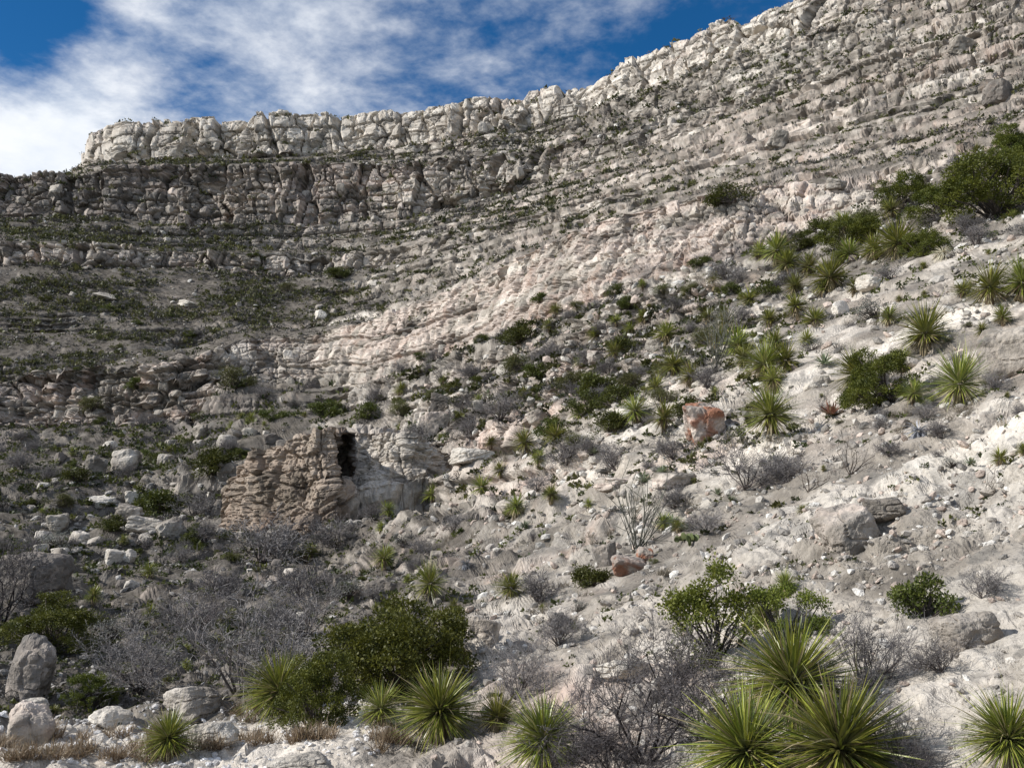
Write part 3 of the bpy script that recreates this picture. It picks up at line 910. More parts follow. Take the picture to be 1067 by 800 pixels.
for cell, vz, sd in ((2.2, 1.2, 1), (1.0, 1.5, 2), (0.5, 1.5, 3)):
    f1, f2, idr, vec = worley(Gf * np.array((1, 1, vz)) / cell + .2 * vnoise(Gf / cell, sd)[:, None], 70 + sd)
    am += cell * (.17 * (idr - .5) + .12 * vec[:, 0] - .10 * (1 - sstep(0, .14, f2 - f1)))
    blk += idr - .5
am += .9 * fbm(Gf / 3.0, 4, 55)
Go = Gf + gnf * am[:, None]
opx = np.tile(oc_px, n_face + n_top)
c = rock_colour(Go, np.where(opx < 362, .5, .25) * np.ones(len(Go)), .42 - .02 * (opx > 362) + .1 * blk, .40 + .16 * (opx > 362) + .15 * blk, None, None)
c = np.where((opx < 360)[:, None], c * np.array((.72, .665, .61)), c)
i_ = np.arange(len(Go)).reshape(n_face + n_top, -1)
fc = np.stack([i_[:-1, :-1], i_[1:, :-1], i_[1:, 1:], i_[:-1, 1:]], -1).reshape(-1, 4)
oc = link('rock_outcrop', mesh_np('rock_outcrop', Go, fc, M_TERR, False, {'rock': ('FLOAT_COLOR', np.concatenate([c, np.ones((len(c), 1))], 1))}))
tag(oc, 'layered brown limestone outcrop with a dark cave in its shaded side', 'outcrop')

# ------------------------------------------------------------------ plants
def leaf_material(name, trans=0.25, rough=0.5, spec=0.35):
    m, t = new_mat(name)
    col = t.n('ShaderNodeAttribute', attribute_name='leaf').outputs['Color']
    rn = t.n('ShaderNodeObjectInfo').outputs['Random']
    col = t.n('ShaderNodeHueSaturation', {'Hue': t.math('ADD', 0.485, t.math('MULTIPLY', rn, 0.03)), 'Value': t.math('ADD', 0.75, t.math('MULTIPLY', rn, 0.5)), 'Color': col}).outputs[0]
    return finish(m, t, col, rough, None, spec, (col, trans) if trans else None)


M_BLADE = leaf_material('sotol_leaf', 0.18, 0.38, 0.5)
M_LEAF = leaf_material('shrub_leaf', 0.25, 0.55, 0.3)
M_TWIG = leaf_material('twig_bark', 0.0, 0.9, 0.1)


def mesh_leaf(name, V, Fc, C, mat):
    return mesh_np(name, V, Fc, mat, False, {'leaf': ('FLOAT_COLOR', np.concatenate([C, np.ones((len(C), 1))], 1))})


def blade_set(r, n, th0, th1, L, wid, droop, c_base, c_lo, c_hi, r0=0.05, nseg=3, lenvar=0.15, tipdark=1.0):
    """stiff narrow leaves from one point; th = angle from straight up"""
    u = r.random(n)
    th = np.arccos(np.cos(th0) + (np.cos(th1) - np.cos(th0)) * u); ph = r.uniform(0, 2 * np.pi, n)
    d = np.stack([np.sin(th) * np.cos(ph), np.sin(th) * np.sin(ph), np.cos(th)], 1)
    side = np.cross(d, np.array((0, 0, 1.0)) + r.normal(0, .25, (n, 3))); side /= np.linalg.norm(side, axis=1, keepdims=True) + 1e-6
    ln = L * (1 - lenvar * r.random(n)); tt = np.linspace(0, 1, nseg + 1)
    hw = np.interp(tt, [0, .25, .7, 1], [.75, 1, .62, .05]) * wid * .5
    bend = r.normal(0, .05, (n, 3)) * L * np.where(r.random((n, 1)) < .12, 4.5, 1)
    pos = d[:, None] * (r0 + ln[:, None] * tt)[:, :, None] + bend[:, None] * (tt ** 2)[None, :, None]
    pos[..., 2] -= droop * ln[:, None] * (tt ** 2)[None] * (0.4 + np.sin(th))[:, None]
    V = np.stack([pos - side[:, None] * hw[None, :, None], pos + side[:, None] * hw[None, :, None]], 2).reshape(n, -1, 3)
    k = np.arange(nseg) * 2
    f = np.stack([k, k + 1, k + 3, k + 2], 1)
    Fc = (f[None] + (np.arange(n) * 2 * (nseg + 1))[:, None, None]).reshape(-1, 4)
    cc = np.asarray(c_lo) + (np.asarray(c_hi) - c_lo) * r.random((n, 1)) ** 1.4
    cc = np.where(r.random((n, 1)) < .09, np.array((.36, .29, .16)) * r.uniform(.5, 1.1, (n, 1)), cc)
    ft = np.repeat(np.interp(tt, [0, .22, .4, 1], [1, .55, 0, 0]), 2)
    C = cc[:, None] * (1 - ft)[None, :, None] + np.asarray(c_base) * ft[None, :, None]
    return V, Fc, C.reshape(n, -1, 3)


def cat_sets(sets):
    Vs, Fs, Cs, o = [], [], [], 0
    for V, Fc, C in sets:
        V = V.reshape(-1, 3); Vs.append(V); Fs.append(Fc + o); Cs.append(C.reshape(-1, 3)); o += len(V)
    return np.concatenate(Vs), np.concatenate(Fs), np.concatenate(Cs)


def tubes(p0, p1, r0, r1, c0, c1, sides=3):
    """one thin prism per twig"""
    n = len(p0); d = p1 - p0; d = d / (np.linalg.norm(d, axis=1, keepdims=True) + 1e-9)
    a = np.cross(d, np.where(np.abs(d[:, 2:]) < .9, (0, 0, 1.0), (1.0, 0, 0))); a /= np.linalg.norm(a, axis=1, keepdims=True); b_ = np.cross(d, a)
    an = np.arange(sides) * 2 * np.pi / sides
    ring = a[:, None] * np.cos(an)[None, :, None] + b_[:, None] * np.sin(an)[None, :, None]
    V = np.concatenate([p0[:, None] + ring * r0[:, None, None], p1[:, None] + ring * r1[:, None, None]], 1)
    k = np.arange(sides); k2 = (k + 1) % sides
    f = np.stack([k, k2, k2 + sides, k + sides], 1)
    Fc = (f[None] + (np.arange(n) * 2 * sides)[:, None, None]).reshape(-1, 4)
    C = np.concatenate([np.repeat(c0[:, None], sides, 1), np.repeat(c1[:, None], sides, 1)], 1)
    return V, Fc, C


def branches(r, stems, depth, length, rad, spread, up, kids, segs=4, wig=0.22, ratio=0.62):
    """a woody skeleton: list of (p0, p1, r0, r1, level)"""
    out = []
    todo = []
    for _ in range(stems):
        a = r.uniform(0, 6.283); s = r.uniform(.15, 1) * spread
        d = np.array((math.cos(a) * s, math.sin(a) * s, up)); d /= np.linalg.norm(d)
        todo.append((np.array((r.normal() * .04, r.normal() * .04, -0.04)), d, length * r.uniform(.75, 1.1), rad * r.uniform(.7, 1.1), 0))
    while todo:
        p, d, ln, rd, lv = todo.pop()
        for s in range(segs):
            d = d + r.normal(0, wig, 3) + np.array((0, 0, 0.05)); d /= np.linalg.norm(d)
            q = p + d * ln / segs
            ra = rd * (1 - .55 * s / segs); rb = rd * (1 - .55 * (s + 1) / segs)
            out.append((p, q, ra, rb, lv))
            if lv < depth and s >= (1 if lv == 0 else 0):
                for _ in range(kids):
                    if r.random() < .78:
                        e = d + r.normal(0, .62, 3); e /= np.linalg.norm(e)
                        todo.append((q, e, ln * ratio * r.uniform(.6, 1.1), rb * .62, lv + 1))
            p = q
    return out


def skeleton_set(sk, c_thick, c_thin, keep=None, minr=0.0):
    sk = [s for s in sk if keep is None or keep(s[4])]
    p0 = np.array([s[0] for s in sk]); p1 = np.array([s[1] for s in sk]); r0 = np.maximum([s[2] for s in sk], minr); r1 = np.maximum([s[3] for s in sk], minr)
    lv = np.array([s[4] for s in sk]); f = np.clip(lv / max(lv.max(), 1), 0, 1)[:, None]
    c = np.asarray(c_thick) * (1 - f) + np.asarray(c_thin) * f
    c = c * np.random.default_rng(3).uniform(.75, 1.25, (len(c), 1))
    fine_ = lv >= 2
    sets = []
    if (~fine_).any(): sets.append(tubes(p0[~fine_], p1[~fine_], r0[~fine_], r1[~fine_], c[~fine_], c[~fine_]))
    if fine_.any():
        a0, a1, c2 = p0[fine_], p1[fine_], c[fine_]
        sd = np.cross(a1 - a0, np.random.default_rng(4).normal(size=a0.shape)); sd /= np.linalg.norm(sd, axis=1, keepdims=True) + 1e-9
        ra, rb = r0[fine_][:, None], r1[fine_][:, None]
        V = np.stack([a0 - sd * ra, a0 + sd * ra, a1 + sd * rb, a1 - sd * rb], 1)
        sets.append((V, np.arange(len(V) * 4).reshape(-1, 4), np.repeat(c2[:, None], 4, 1)))
    return cat_sets(sets)


def norm_width(sets_list, half=0.5):
    """scale meshes together so the plant is 1 across"""
    V = np.concatenate([s[0].reshape(-1, 3) for s in sets_list])
    k = half / np.percentile(np.abs(V[:, :2]), 97)
    return [(s[0] * k, s[1], s[2]) for s in sets_list], k


GREEN_LO, GREEN_HI, STRAW = (0.075, 0.105, 0.012), (0.33, 0.33, 0.055), (0.50, 0.42, 0.25)
PROTO = {}


def sotol(seed, n, wid, dead=60, tall=0.25, tone=1.0, skirt=1.0):
    """rosette 1 across standing on its short stem, origin at the ground"""
    r = np.random.default_rng(seed)
    h = tall
    lo, hi = np.array(GREEN_LO) * tone, np.array(GREEN_HI) * tone
    live = blade_set(r, n, 0.0, math.radians(118), 0.50, wid, 0.10, (0.36, 0.35, 0.17), lo, hi, lenvar=.32)
    dd_ = blade_set(r, dead, math.radians(105), math.radians(165), 0.34 * skirt, wid * .9, 0.05, STRAW, np.array(STRAW) * .55, np.array(STRAW) * 1.1)
    for s in (live, dd_): s[0][..., 2] += h
    st = tubes(np.array([(0, 0, -.12)]), np.array([(0, 0, h)]), np.array([.085]), np.array([.06]), np.array([(.12, .09, .06)]), np.array([(.25, .2, .12)]), 7)
    return {'leaves': mesh_leaf('leaves', *cat_sets([live]), M_BLADE), 'dead_leaves': mesh_leaf('dead_leaves', *cat_sets([dd_]), M_BLADE), 'stem': mesh_leaf('stem', *cat_sets([st]), M_TWIG)}


PROTO['sotol'] = [sotol(10 + i, 260, 0.024, 50 + 25 * (i % 3), 0.20 + 0.06 * (i % 3), 0.85 + .1 * (i % 4), .7 + .2 * (i % 3)) for i in range(7)]
PROTO['sotol_fine'] = [sotol(40 + i, 480, 0.0145, 110, 0.24, 1.05) for i in range(4)]


def rosette(seed, n, wid, th1, c_lo, c_hi, L=0.5, th0=0.0, droop=0.05):
    r = np.random.default_rng(seed)
    s = blade_set(r, n, th0, math.radians(th1), L, wid, droop, np.array(c_lo) * 1.3, c_lo, c_hi)
    s[0][..., 2] += 0.12
    return {'leaves': mesh_leaf('leaves', *cat_sets([s]), M_BLADE)}


PROTO['agave'] = [rosette(60 + i, 60, 0.06, 85, (.13, .16, .09), (.27, .30, .20)) for i in range(3)]
PROTO['red_agave'] = [rosette(66, 50, 0.06, 80, (.22, .12, .06), (.40, .2, .13))]
PROTO['ash_rosette'] = [rosette(68, 170, 0.035, 150, (.20, .21, .23), (.42, .43, .46), th0=.6, droop=.35)]
PROTO['straw_rosette'] = [rosette(69, 150, 0.035, 165, (.40, .36, .27), (.62, .56, .44), th0=.5, droop=.35)]


def bare(seed, stems, depth, kids, spread, up, rad=0.022, c0=(.10, .085, .08), c1=(.185, .172, .168), minr=.0035, wig=.22, segs=4):
    r = np.random.default_rng(seed)
    sk = branches(r, stems, depth, 1.0, rad, spread, up, kids, segs, wig)
    a = skeleton_set(sk, c0, np.array(c0) * 1.5, lambda l: l == 0, minr); b_ = skeleton_set(sk, np.array(c0) * 1.5, c1, lambda l: l > 0, minr)
    (a, b_), k = norm_width([a, b_])
    return {'stems': mesh_leaf('stems', *a, M_TWIG), 'twigs': mesh_leaf('twigs', *b_, M_TWIG)}


PROTO['bare_shrub'] = [bare(80 + i, 17, 2, 3, 1.3, .75 + .1 * i, minr=.0055 + .001 * (i % 2)) for i in range(5)]
PROTO['bare_shrub_fine'] = [bare(100 + i, 15, 3, 2, 1.35, .8, minr=.0032, segs=4) for i in range(2)]
PROTO['dark_shrub_fine'] = [bare(104 + i, 12, 3, 2, 1.2, .9, .022, (.035, .03, .028), (.10, .09, .09), .003, .26) for i in range(2)]
PROTO['sparse_shrub'] = [bare(110 + i, 7, 2, 1, 1.0, .75, .020, (.07, .055, .045), (.13, .11, .095), .006, .16) for i in range(3)]
PROTO['wand_shrub'] = [bare(120 + i, 22, 1, 1, .75, .9, .012, (.055, .055, .045), (.10, .10, .08), .006, .07) for i in range(3)]


def leaf_cloud(r, centres, rad, per, size, c_lo, c_hi, squash=0.8, aspect=0.5):
    n = len(centres) * per
    v = r.normal(size=(n, 3)); v /= np.linalg.norm(v, axis=1, keepdims=True)
    p = np.repeat(centres, per, 0) + v * (rad * r.random((n, 1)) ** .5) * np.array((1, 1, squash))
    a = v + r.normal(0, .7, (n, 3)) + np.array((0, 0, .35)); a /= np.linalg.norm(a, axis=1, keepdims=True)
    b_ = np.cross(a, r.normal(size=(n, 3))); b_ /= np.linalg.norm(b_, axis=1, keepdims=True)
    s = size * r.uniform(.6, 1.3, (n, 1))
    V = np.stack([p, p + a * s * .5 + b_ * s * aspect * .5, p + a * s, p + a * s * .5 - b_ * s * aspect * .5], 1)
    Fc = np.arange(n * 4).reshape(n, 4)
    cr = r.random((len(centres), 1)).repeat(per, 0) * .6 + r.random((n, 1)) * .4
    c = np.asarray(c_lo) + (np.asarray(c_hi) - c_lo) * cr
    return V, Fc, np.repeat(c[:, None], 4, 1)


def bushy(seed, clumps, per, leaf, c_lo, c_hi, height=0.75, rad=.13, aspect=.5, stems=8, hollow=.45, cbark=(.09, .075, .065)):
    """a dense shrub: woody stems and leaf clumps spread through an uneven, lobed crown"""
    r = np.random.default_rng(seed)
    nl = max(7, clumps // 22)                                  # branch masses of uneven size make up the crown
    an_ = r.uniform(0, 6.283, nl); rd_ = .40 * np.sqrt(r.random(nl)); lr = r.uniform(.10, .21, nl)
    lc = np.stack([np.cos(an_) * rd_, np.sin(an_) * rd_, height * (.22 + .62 * (1 - (rd_ / .42) ** 2) * r.uniform(.45, 1.0, nl))], 1)
    k_ = r.choice(nl, clumps, p=lr ** 2 / (lr ** 2).sum())
    v = r.normal(size=(clumps, 3)); v[:, 2] = np.abs(v[:, 2]) * 1.2 - .5; v /= np.linalg.norm(v, axis=1, keepdims=True)
    c = lc[k_] + v * (lr[k_] * (hollow + (1 - hollow) * r.random(clumps)))[:, None] * np.array((1.15, 1.15, .85))
    q4 = clumps // 5; an_ = r.uniform(0, 6.283, q4); rd_ = r.uniform(.15, .46, q4)
    c[:q4] = np.stack([np.cos(an_) * rd_, np.sin(an_) * rd_, r.uniform(.03, .2, q4) * height / .75], 1)
    c[:, 2] = np.maximum(c[:, 2], .05)
    lv = leaf_cloud(r, c, rad, per, leaf, c_lo, c_hi, .85, aspect)
    p0 = []; p1 = []
    for q in c[r.choice(clumps, min(stems * 5, clumps), replace=False)]:
        b0 = np.array((r.normal() * .03, r.normal() * .03, -.05)); mid_ = q * .5 + r.normal(0, .04, 3)
        p0 += [b0, mid_]; p1 += [mid_, q]
    p0, p1 = np.array(p0), np.array(p1); k = len(p0)
    st = tubes(p0, p1, np.tile([.016, .010], k // 2), np.tile([.010, .004], k // 2), np.tile(cbark, (k, 1)), np.tile(cbark, (k, 1)))
    return {'foliage': mesh_leaf('foliage', *cat_sets([lv]), M_LEAF), 'stems': mesh_leaf('stems', *cat_sets([st]), M_TWIG)}


JG0, JG1 = (0.028, 0.040, 0.006), (0.15, 0.158, 0.02)
PROTO['green_bush'] = [bushy(130 + i, 100, 36, .056, (.032, .046, .008), (.115, .125, .022), .55 + .08 * (i % 3), .12) for i in range(5)]
PROTO['olive_bush'] = [bushy(140 + i, 90, 34, .058, (.055, .065, .02), (.16, .155, .05), .5 + .08 * (i % 3), .12, .25) for i in range(4)]
PROTO['juniper'] = [bushy(150 + i, 320, 76, .0225, JG0, JG1, .80, .055, .55, 6, .6) for i in range(3)]
PROTO['leafy_shrub'] = [bushy(160 + i, 100, 60, .031, (.06, .082, .012), (.19, .20, .03), .95, .08, .55, 5, .45, (.07, .06, .055)) for i in range(2)]
PROTO['sage_shrub'] = [bushy(170 + i, 55, 13, .055, (.13, .13, .11), (.25, .25, .22), .5, .12, .3) for i in range(3)]


def cactus(seed):
    r = np.random.default_rng(seed); Vi, Fi = ico(2); out = []
    for k in range(12):
        a = r.uniform(0, 6.28); p = np.array((math.cos(a), math.sin(a), 0)) * r.uniform(.05, .38); z = r.uniform(.12, .42)
        rot = np.array(Euler((r.normal() * .4, r.normal() * .3, a)).to_matrix())
        P = (Vi * np.array((.14, .028, .17))) @ rot.T + p + np.array((0, 0, z))
        out.append(P)
    return Fi, out


SPECIES = {  # category, name, group, phrase, sink
    'sotol': ('sotol', 'sotol_plant', 'sotols on the slope', 'spiky green sotol'),
    'sotol_fine': ('sotol', 'sotol_plant', 'sotols on the slope', 'spiky green sotol'),
    'agave': ('agave', 'agave_plant', 'agaves among the rocks', 'small grey-green agave'),
    'red_agave': ('agave', 'agave_plant', 'agaves among the rocks', 'reddish agave'),
    'ash_rosette': ('sotol', 'withered_sotol', None, 'withered ash grey sotol'),
    'straw_rosette': ('sotol', 'withered_sotol', None, 'withered straw white sotol'),
    'bare_shrub': ('shrub', 'bare_shrub', 'bare grey shrubs', 'bare grey twiggy shrub'),
    'bare_shrub_fine': ('shrub', 'bare_shrub', 'bare grey shrubs', 'bare grey twiggy shrub'),
    'dark_shrub_fine': ('shrub', 'bare_shrub', 'bare grey shrubs', 'dark leafless shrub'),
    'sparse_shrub': ('shrub', 'bare_shrub', 'bare grey shrubs', 'sparse dark leafless shrub'),
    'wand_shrub': ('shrub', 'wand_shrub', 'shrubs of straight wands', 'shrub of thin straight wands'),
    'green_bush': ('bush', 'green_bush', 'green bushes on the hill', 'dark green bush'),
    'olive_bush': ('bush', 'green_bush', 'green bushes on the hill', 'olive green bush'),
    'juniper': ('juniper', 'juniper_shrub', 'junipers', 'dense dark juniper'),
    'leafy_shrub': ('shrub', 'leafy_shrub', None, 'leafy green shrub'),
    'sage_shrub': ('shrub', 'sage_shrub', 'low grey leafy shrubs', 'low ash-leaved shrub'),
}
CUR = {}


def put_plant(kind, i, w_m, hs=1.0, label=None, variant=None, lean=0.14):
    """stand a plant w_m across on point i of the hillside"""
    cat_, nm, grp, ph = SPECIES[kind]
    pr = PROTO[kind]
    k = CUR.get(kind, 0); CUR[kind] = k + 1
    parts = pr[(k if variant is None else variant) % len(pr)]
    root = link(nm, None)
    root.empty_display_size = 0.2
    root.location = (Pn[i][0], Pn[i][1], Pn[i][2] - 0.01 * w_m)
    root.rotation_euler = (random.gauss(0, lean), random.gauss(0, lean), random.uniform(0, 6.283))
    root.scale = (w_m, w_m, w_m * hs)
    for pn, me in parts.items():
        o = link(pn, me, root)
        if pn == 'twigs': o['kind'] = 'stuff'
    if label: tag(root, label, cat_, grp)
    else: LAB.append((root, ph, vx[i], vy[i], SEGf[i], cat_, grp))
    return root


def at(kind, px, py, wp, hs=1.0, label=None, variant=None, drop=0.30):
    """px, py: centre of the plant in the photograph, wp its width there"""
    i = ground_at(px, py + drop * wp * hs)
    if i is None: return
    return put_plant(kind, i, wp * (1.22 if 'sotol' in kind else 1.12) * vd[i] / F, hs, label, variant)


# --- the big sotols in front: every leaf its own piece
LEAF_MESH = []
_r = np.random.default_rng(5)
for k in range(14):
    tone = .8 + .04 * k
    V, Fc, C = blade_set(_r, 1, math.pi / 2 - .02, math.pi / 2, 0.47, 0.0145, 0.0, (0.36, 0.35, 0.17), np.array(GREEN_LO) * tone * 1.1, np.array(GREEN_HI) * tone, 0.0, 4, 0.0)
    V = V.reshape(-1, 3)
    a = math.atan2(V[-1, 1], V[-1, 0]); R_ = np.array(((math.cos(-a), -math.sin(-a), 0), (math.sin(-a), math.cos(-a), 0), (0, 0, 1)))
    V = V @ R_.T; V[:, 2] -= 0.05 * (k % 5) / 4 * (V[:, 0] / .47) ** 2
    LEAF_MESH.append(mesh_leaf('leaf', V, Fc, C.reshape(-1, 3), M_BLADE))


def hero_sotol(px, py, wp, n, label, th_max=112, hs=1.0, flip=0.0):
    i = ground_at(px, py + 0.32 * wp)
    w_m = wp * 1.2 * vd[i] / F
    root = link('sotol_plant', None); root.location = Pn[i]; root.scale = (w_m,) * 3; root.rotation_euler = (random.gauss(0, .05), flip, 0)
    tag(root, label, 'sotol', 'sotols on the slope')
    pr = PROTO['sotol_fine'][0]
    h = 0.24
    link('dead_leaves', pr['dead_leaves'], root); link('stem', pr['stem'], root)
    tag(link('inner_leaves', PROTO['sotol_fine'][1]['leaves'], root), kind='stuff')
    for k in range(n):
        u = (k + random.random()) / n
        th = math.acos(1 + (math.cos(math.radians(th_max)) - 1) * u); ph = k * 2.39996 + random.gauss(0, .15)
        d = Vector((math.sin(th) * math.cos(ph), math.sin(th) * math.sin(ph), math.cos(th)))
        q = d.to_track_quat('X', 'Z')
        L = random.uniform(.70, 1.08)
        o = link('leaf', LEAF_MESH[random.randrange(len(LEAF_MESH))], root)
        o.matrix_local = Matrix.LocRotScale(Vector((0, 0, h)) + d * .03, q @ Euler((random.gauss(0, .5), 0, random.gauss(0, .09 if random.random() > .12 else .4))).to_quaternion(), (L, 1.0, 1.0))
    return root


hero_sotol(458, 739, 92, 290, 'big round green sotol at the foot of the slope beside the juniper')
hero_sotol(868, 776, 150, 270, 'largest yellow-green sotol spreading along the photo\'s lower edge', 100, flip=.2)
hero_sotol(788, 780, 132, 240, 'yellow-green sotol at the lower edge between the largest sotol and dark shrubs', 100, flip=-.25)
hero_sotol(826, 708, 134, 250, 'tall sotol between the leafy shrub and the largest sotol', 105)
hero_sotol(566, 766, 92, 240, 'bright sotol growing past the big round sotol by the bare shrubs')
hero_sotol(1054, 768, 100, 260, 'sotol cut off by the photo\'s lower corner on the white slope', 100)
hero_sotol(174, 768, 60, 200, 'lone sotol in dry grass beside the white wash')
hero_sotol(290, 717, 82, 220, 'sotol leaning out of the green bush beside the wash')

for px, py, wp, hs, lb in [
    (515, 746, 54, 1, 'smaller sotol squeezed between the two bright sotols'), (397, 736, 56, 1, 'sotol under the dark juniper'),
    (451, 606, 40, 1.25, 'upright sotol with straw skirt above the juniper'), (530, 610, 44, .8, 'low sotol spreading on the pale ramp'),
    (999, 400, 68, 1.1, 'tall sotol with long straw skirt by the grey boulder'), (962, 344, 62, 1.1, 'broad sotol above the tall sotol with straw skirt'),
    (896, 384, 56, 1, 'dark sotol beside the leafy bush'), (801, 428, 62, 1, 'sotol with hanging dead leaves beside the red stained boulder'),
    (790, 378, 54, 1, 'broad sotol in the middle of the sotol clump'), (1032, 300, 52, 1.1, 'sotol at the top of the slope near the photo\'s edge'),
    (1062, 293, 56, 1.1, 'sotol cut off by the photo\'s edge above the grey boulder'), (936, 252, 56, 1, 'sotol in front of the dark thicket'),
    (818, 610, 30, 1.2, 'sotol poking out above the leafy shrub'), (788, 640, 44, 1, 'sotol hidden inside the leafy shrub')]:
    at('sotol_fine', px, py, wp, hs, lb)
for px, py, wp in [(820, 273, 36), (866, 288, 46), (744, 294, 23), (780, 311, 28), (827, 297, 28), (830, 320, 30), (849, 330, 31), (812, 353, 32), (822, 375, 40), (756, 338, 30), (768, 356, 44),
                   (950, 408, 32), (1024, 346, 20), (1041, 475, 25), (1064, 466, 20), (931, 219, 28), (808, 265, 40), (1062, 162, 24), (547, 412, 18), (579, 323, 16), (620, 347, 22), (603, 375, 17),
                   (657, 343, 20), (694, 350, 30), (704, 378, 36), (691, 436, 36), (664, 430, 40), (520, 490, 21), (500, 505, 28), (573, 514, 23), (615, 510, 15), (451, 514, 23), (441, 490, 13), (535, 530, 28),
                   (380, 522, 20), (461, 394, 12), (416, 407, 18), (552, 463, 30), (579, 453, 30), (569, 336, 16), (399, 585, 30), (400, 536, 17), (532, 531, 18), (155, 596, 20), (96, 623, 22), (155, 637, 16),
                   (287, 630, 14), (320, 578, 26), (352, 521, 18), (404, 530, 22), (690, 545, 24), (705, 548, 18), (640, 335, 16), (716, 305, 18), (735, 330, 20), (885, 262, 34), (905, 245, 30), (300, 640, 16), (240, 640, 14), (792, 262, 26), (842, 276, 30), (855, 300, 26), (800, 330, 26), (775, 372, 34), (745, 352, 30), (808, 395, 34), (838, 352, 24), (888, 300, 22), (925, 330, 26), (940, 375, 34), (640, 365, 22), (672, 330, 20), (720, 395, 30), (680, 400, 28), (640, 440, 26), (560, 480, 22), (600, 430, 22), (510, 460, 18), (880, 235, 30), (912, 262, 34), (1000, 300, 26), (1045, 330, 26)]:
    at('sotol', px, py, wp)

# --- junipers, leafy shrubs and thickets
for k, (px, py, wp, hs, lb) in enumerate([
    (420, 684, 150, .95, 'wide dark juniper at the foot of the slope behind the big sotol'), (478, 668, 62, 1.0, 'rounded end bush of the dark juniper by the shadowed block'),
    (332, 727, 92, 1.1, 'dense green juniper beside the leaning sotol'), (375, 668, 66, .9, 'shaded juniper at the back of the wide dark juniper'), (54, 655, 96, .7, 'dark juniper crouching behind the big grey boulder'),
    (98, 722, 52, .9, 'dark juniper by the gravel of the wash'), (1036, 196, 110, .85, 'big dark juniper thicket at the top of the slope by the photo\'s edge'),
    (1052, 158, 60, .8, 'smaller juniper behind the big dark thicket'), (940, 205, 66, .6, 'spreading juniper at the thicket\'s far end'), (886, 243, 62, .8, 'juniper between the thicket and the pink cliff'),
    (926, 398, 76, .95, 'juniper bush hugged by sotols on the upper slope'), (985, 215, 70, .7, 'shaded juniper in the middle of the thicket'), (960, 255, 50, .8, 'shaded juniper beside the white withered sotol')]):
    at('juniper', px, py, wp, hs, lb, k)
at('leafy_shrub', 745, 650, 112, 1.0, 'tall leafy shrub with bare lower stems over the largest sotol', 0)
at('leafy_shrub', 815, 645, 80, 1.0, 'small leafy shrub beside the tall leafy shrub', 1)
at('green_bush', 962, 620, 60, 1.1, 'loose green bush alone on the bare white slope', 0)
at('green_bush', 613, 596, 38, 1.0, 'small dark green bush beside the rust coloured slab', 1)
for px, py, wp in [(763, 199, 42), (546, 373, 40), (650, 358, 36), (500, 354, 20), (542, 346, 42), (620, 400, 50), (610, 420, 40), (172, 518, 56), (223, 481, 46), (246, 393, 42), (96, 420, 26), (142, 398, 24), (283, 430, 26),
                   (208, 432, 20), (240, 580, 20), (80, 495, 30), (60, 520, 28), (200, 560, 24), (118, 545, 30), (300, 300, 20), (350, 282, 24), (640, 300, 22), (720, 300, 22), (900, 225, 40), (870, 268, 36), (690, 410, 34), (735, 352, 30), (600, 395, 40), (640, 410, 44), (575, 445, 36), (660, 395, 36), (690, 385, 30), (715, 425, 40), (560, 385, 30), (530, 400, 24), (500, 395, 22), (635, 440, 36), (600, 460, 30), (475, 400, 22), (450, 410, 20), (560, 310, 20), (600, 320, 24), (655, 315, 24), (690, 300, 22), (440, 370, 18), (760, 300, 24), (800, 300, 26), (850, 240, 36), (830, 255, 30), (730, 270, 22), (420, 425, 30), (385, 430, 30), (340, 425, 34)]:
    at('green_bush' if (px * 7) % 3 else 'olive_bush', px, py, wp, .8)
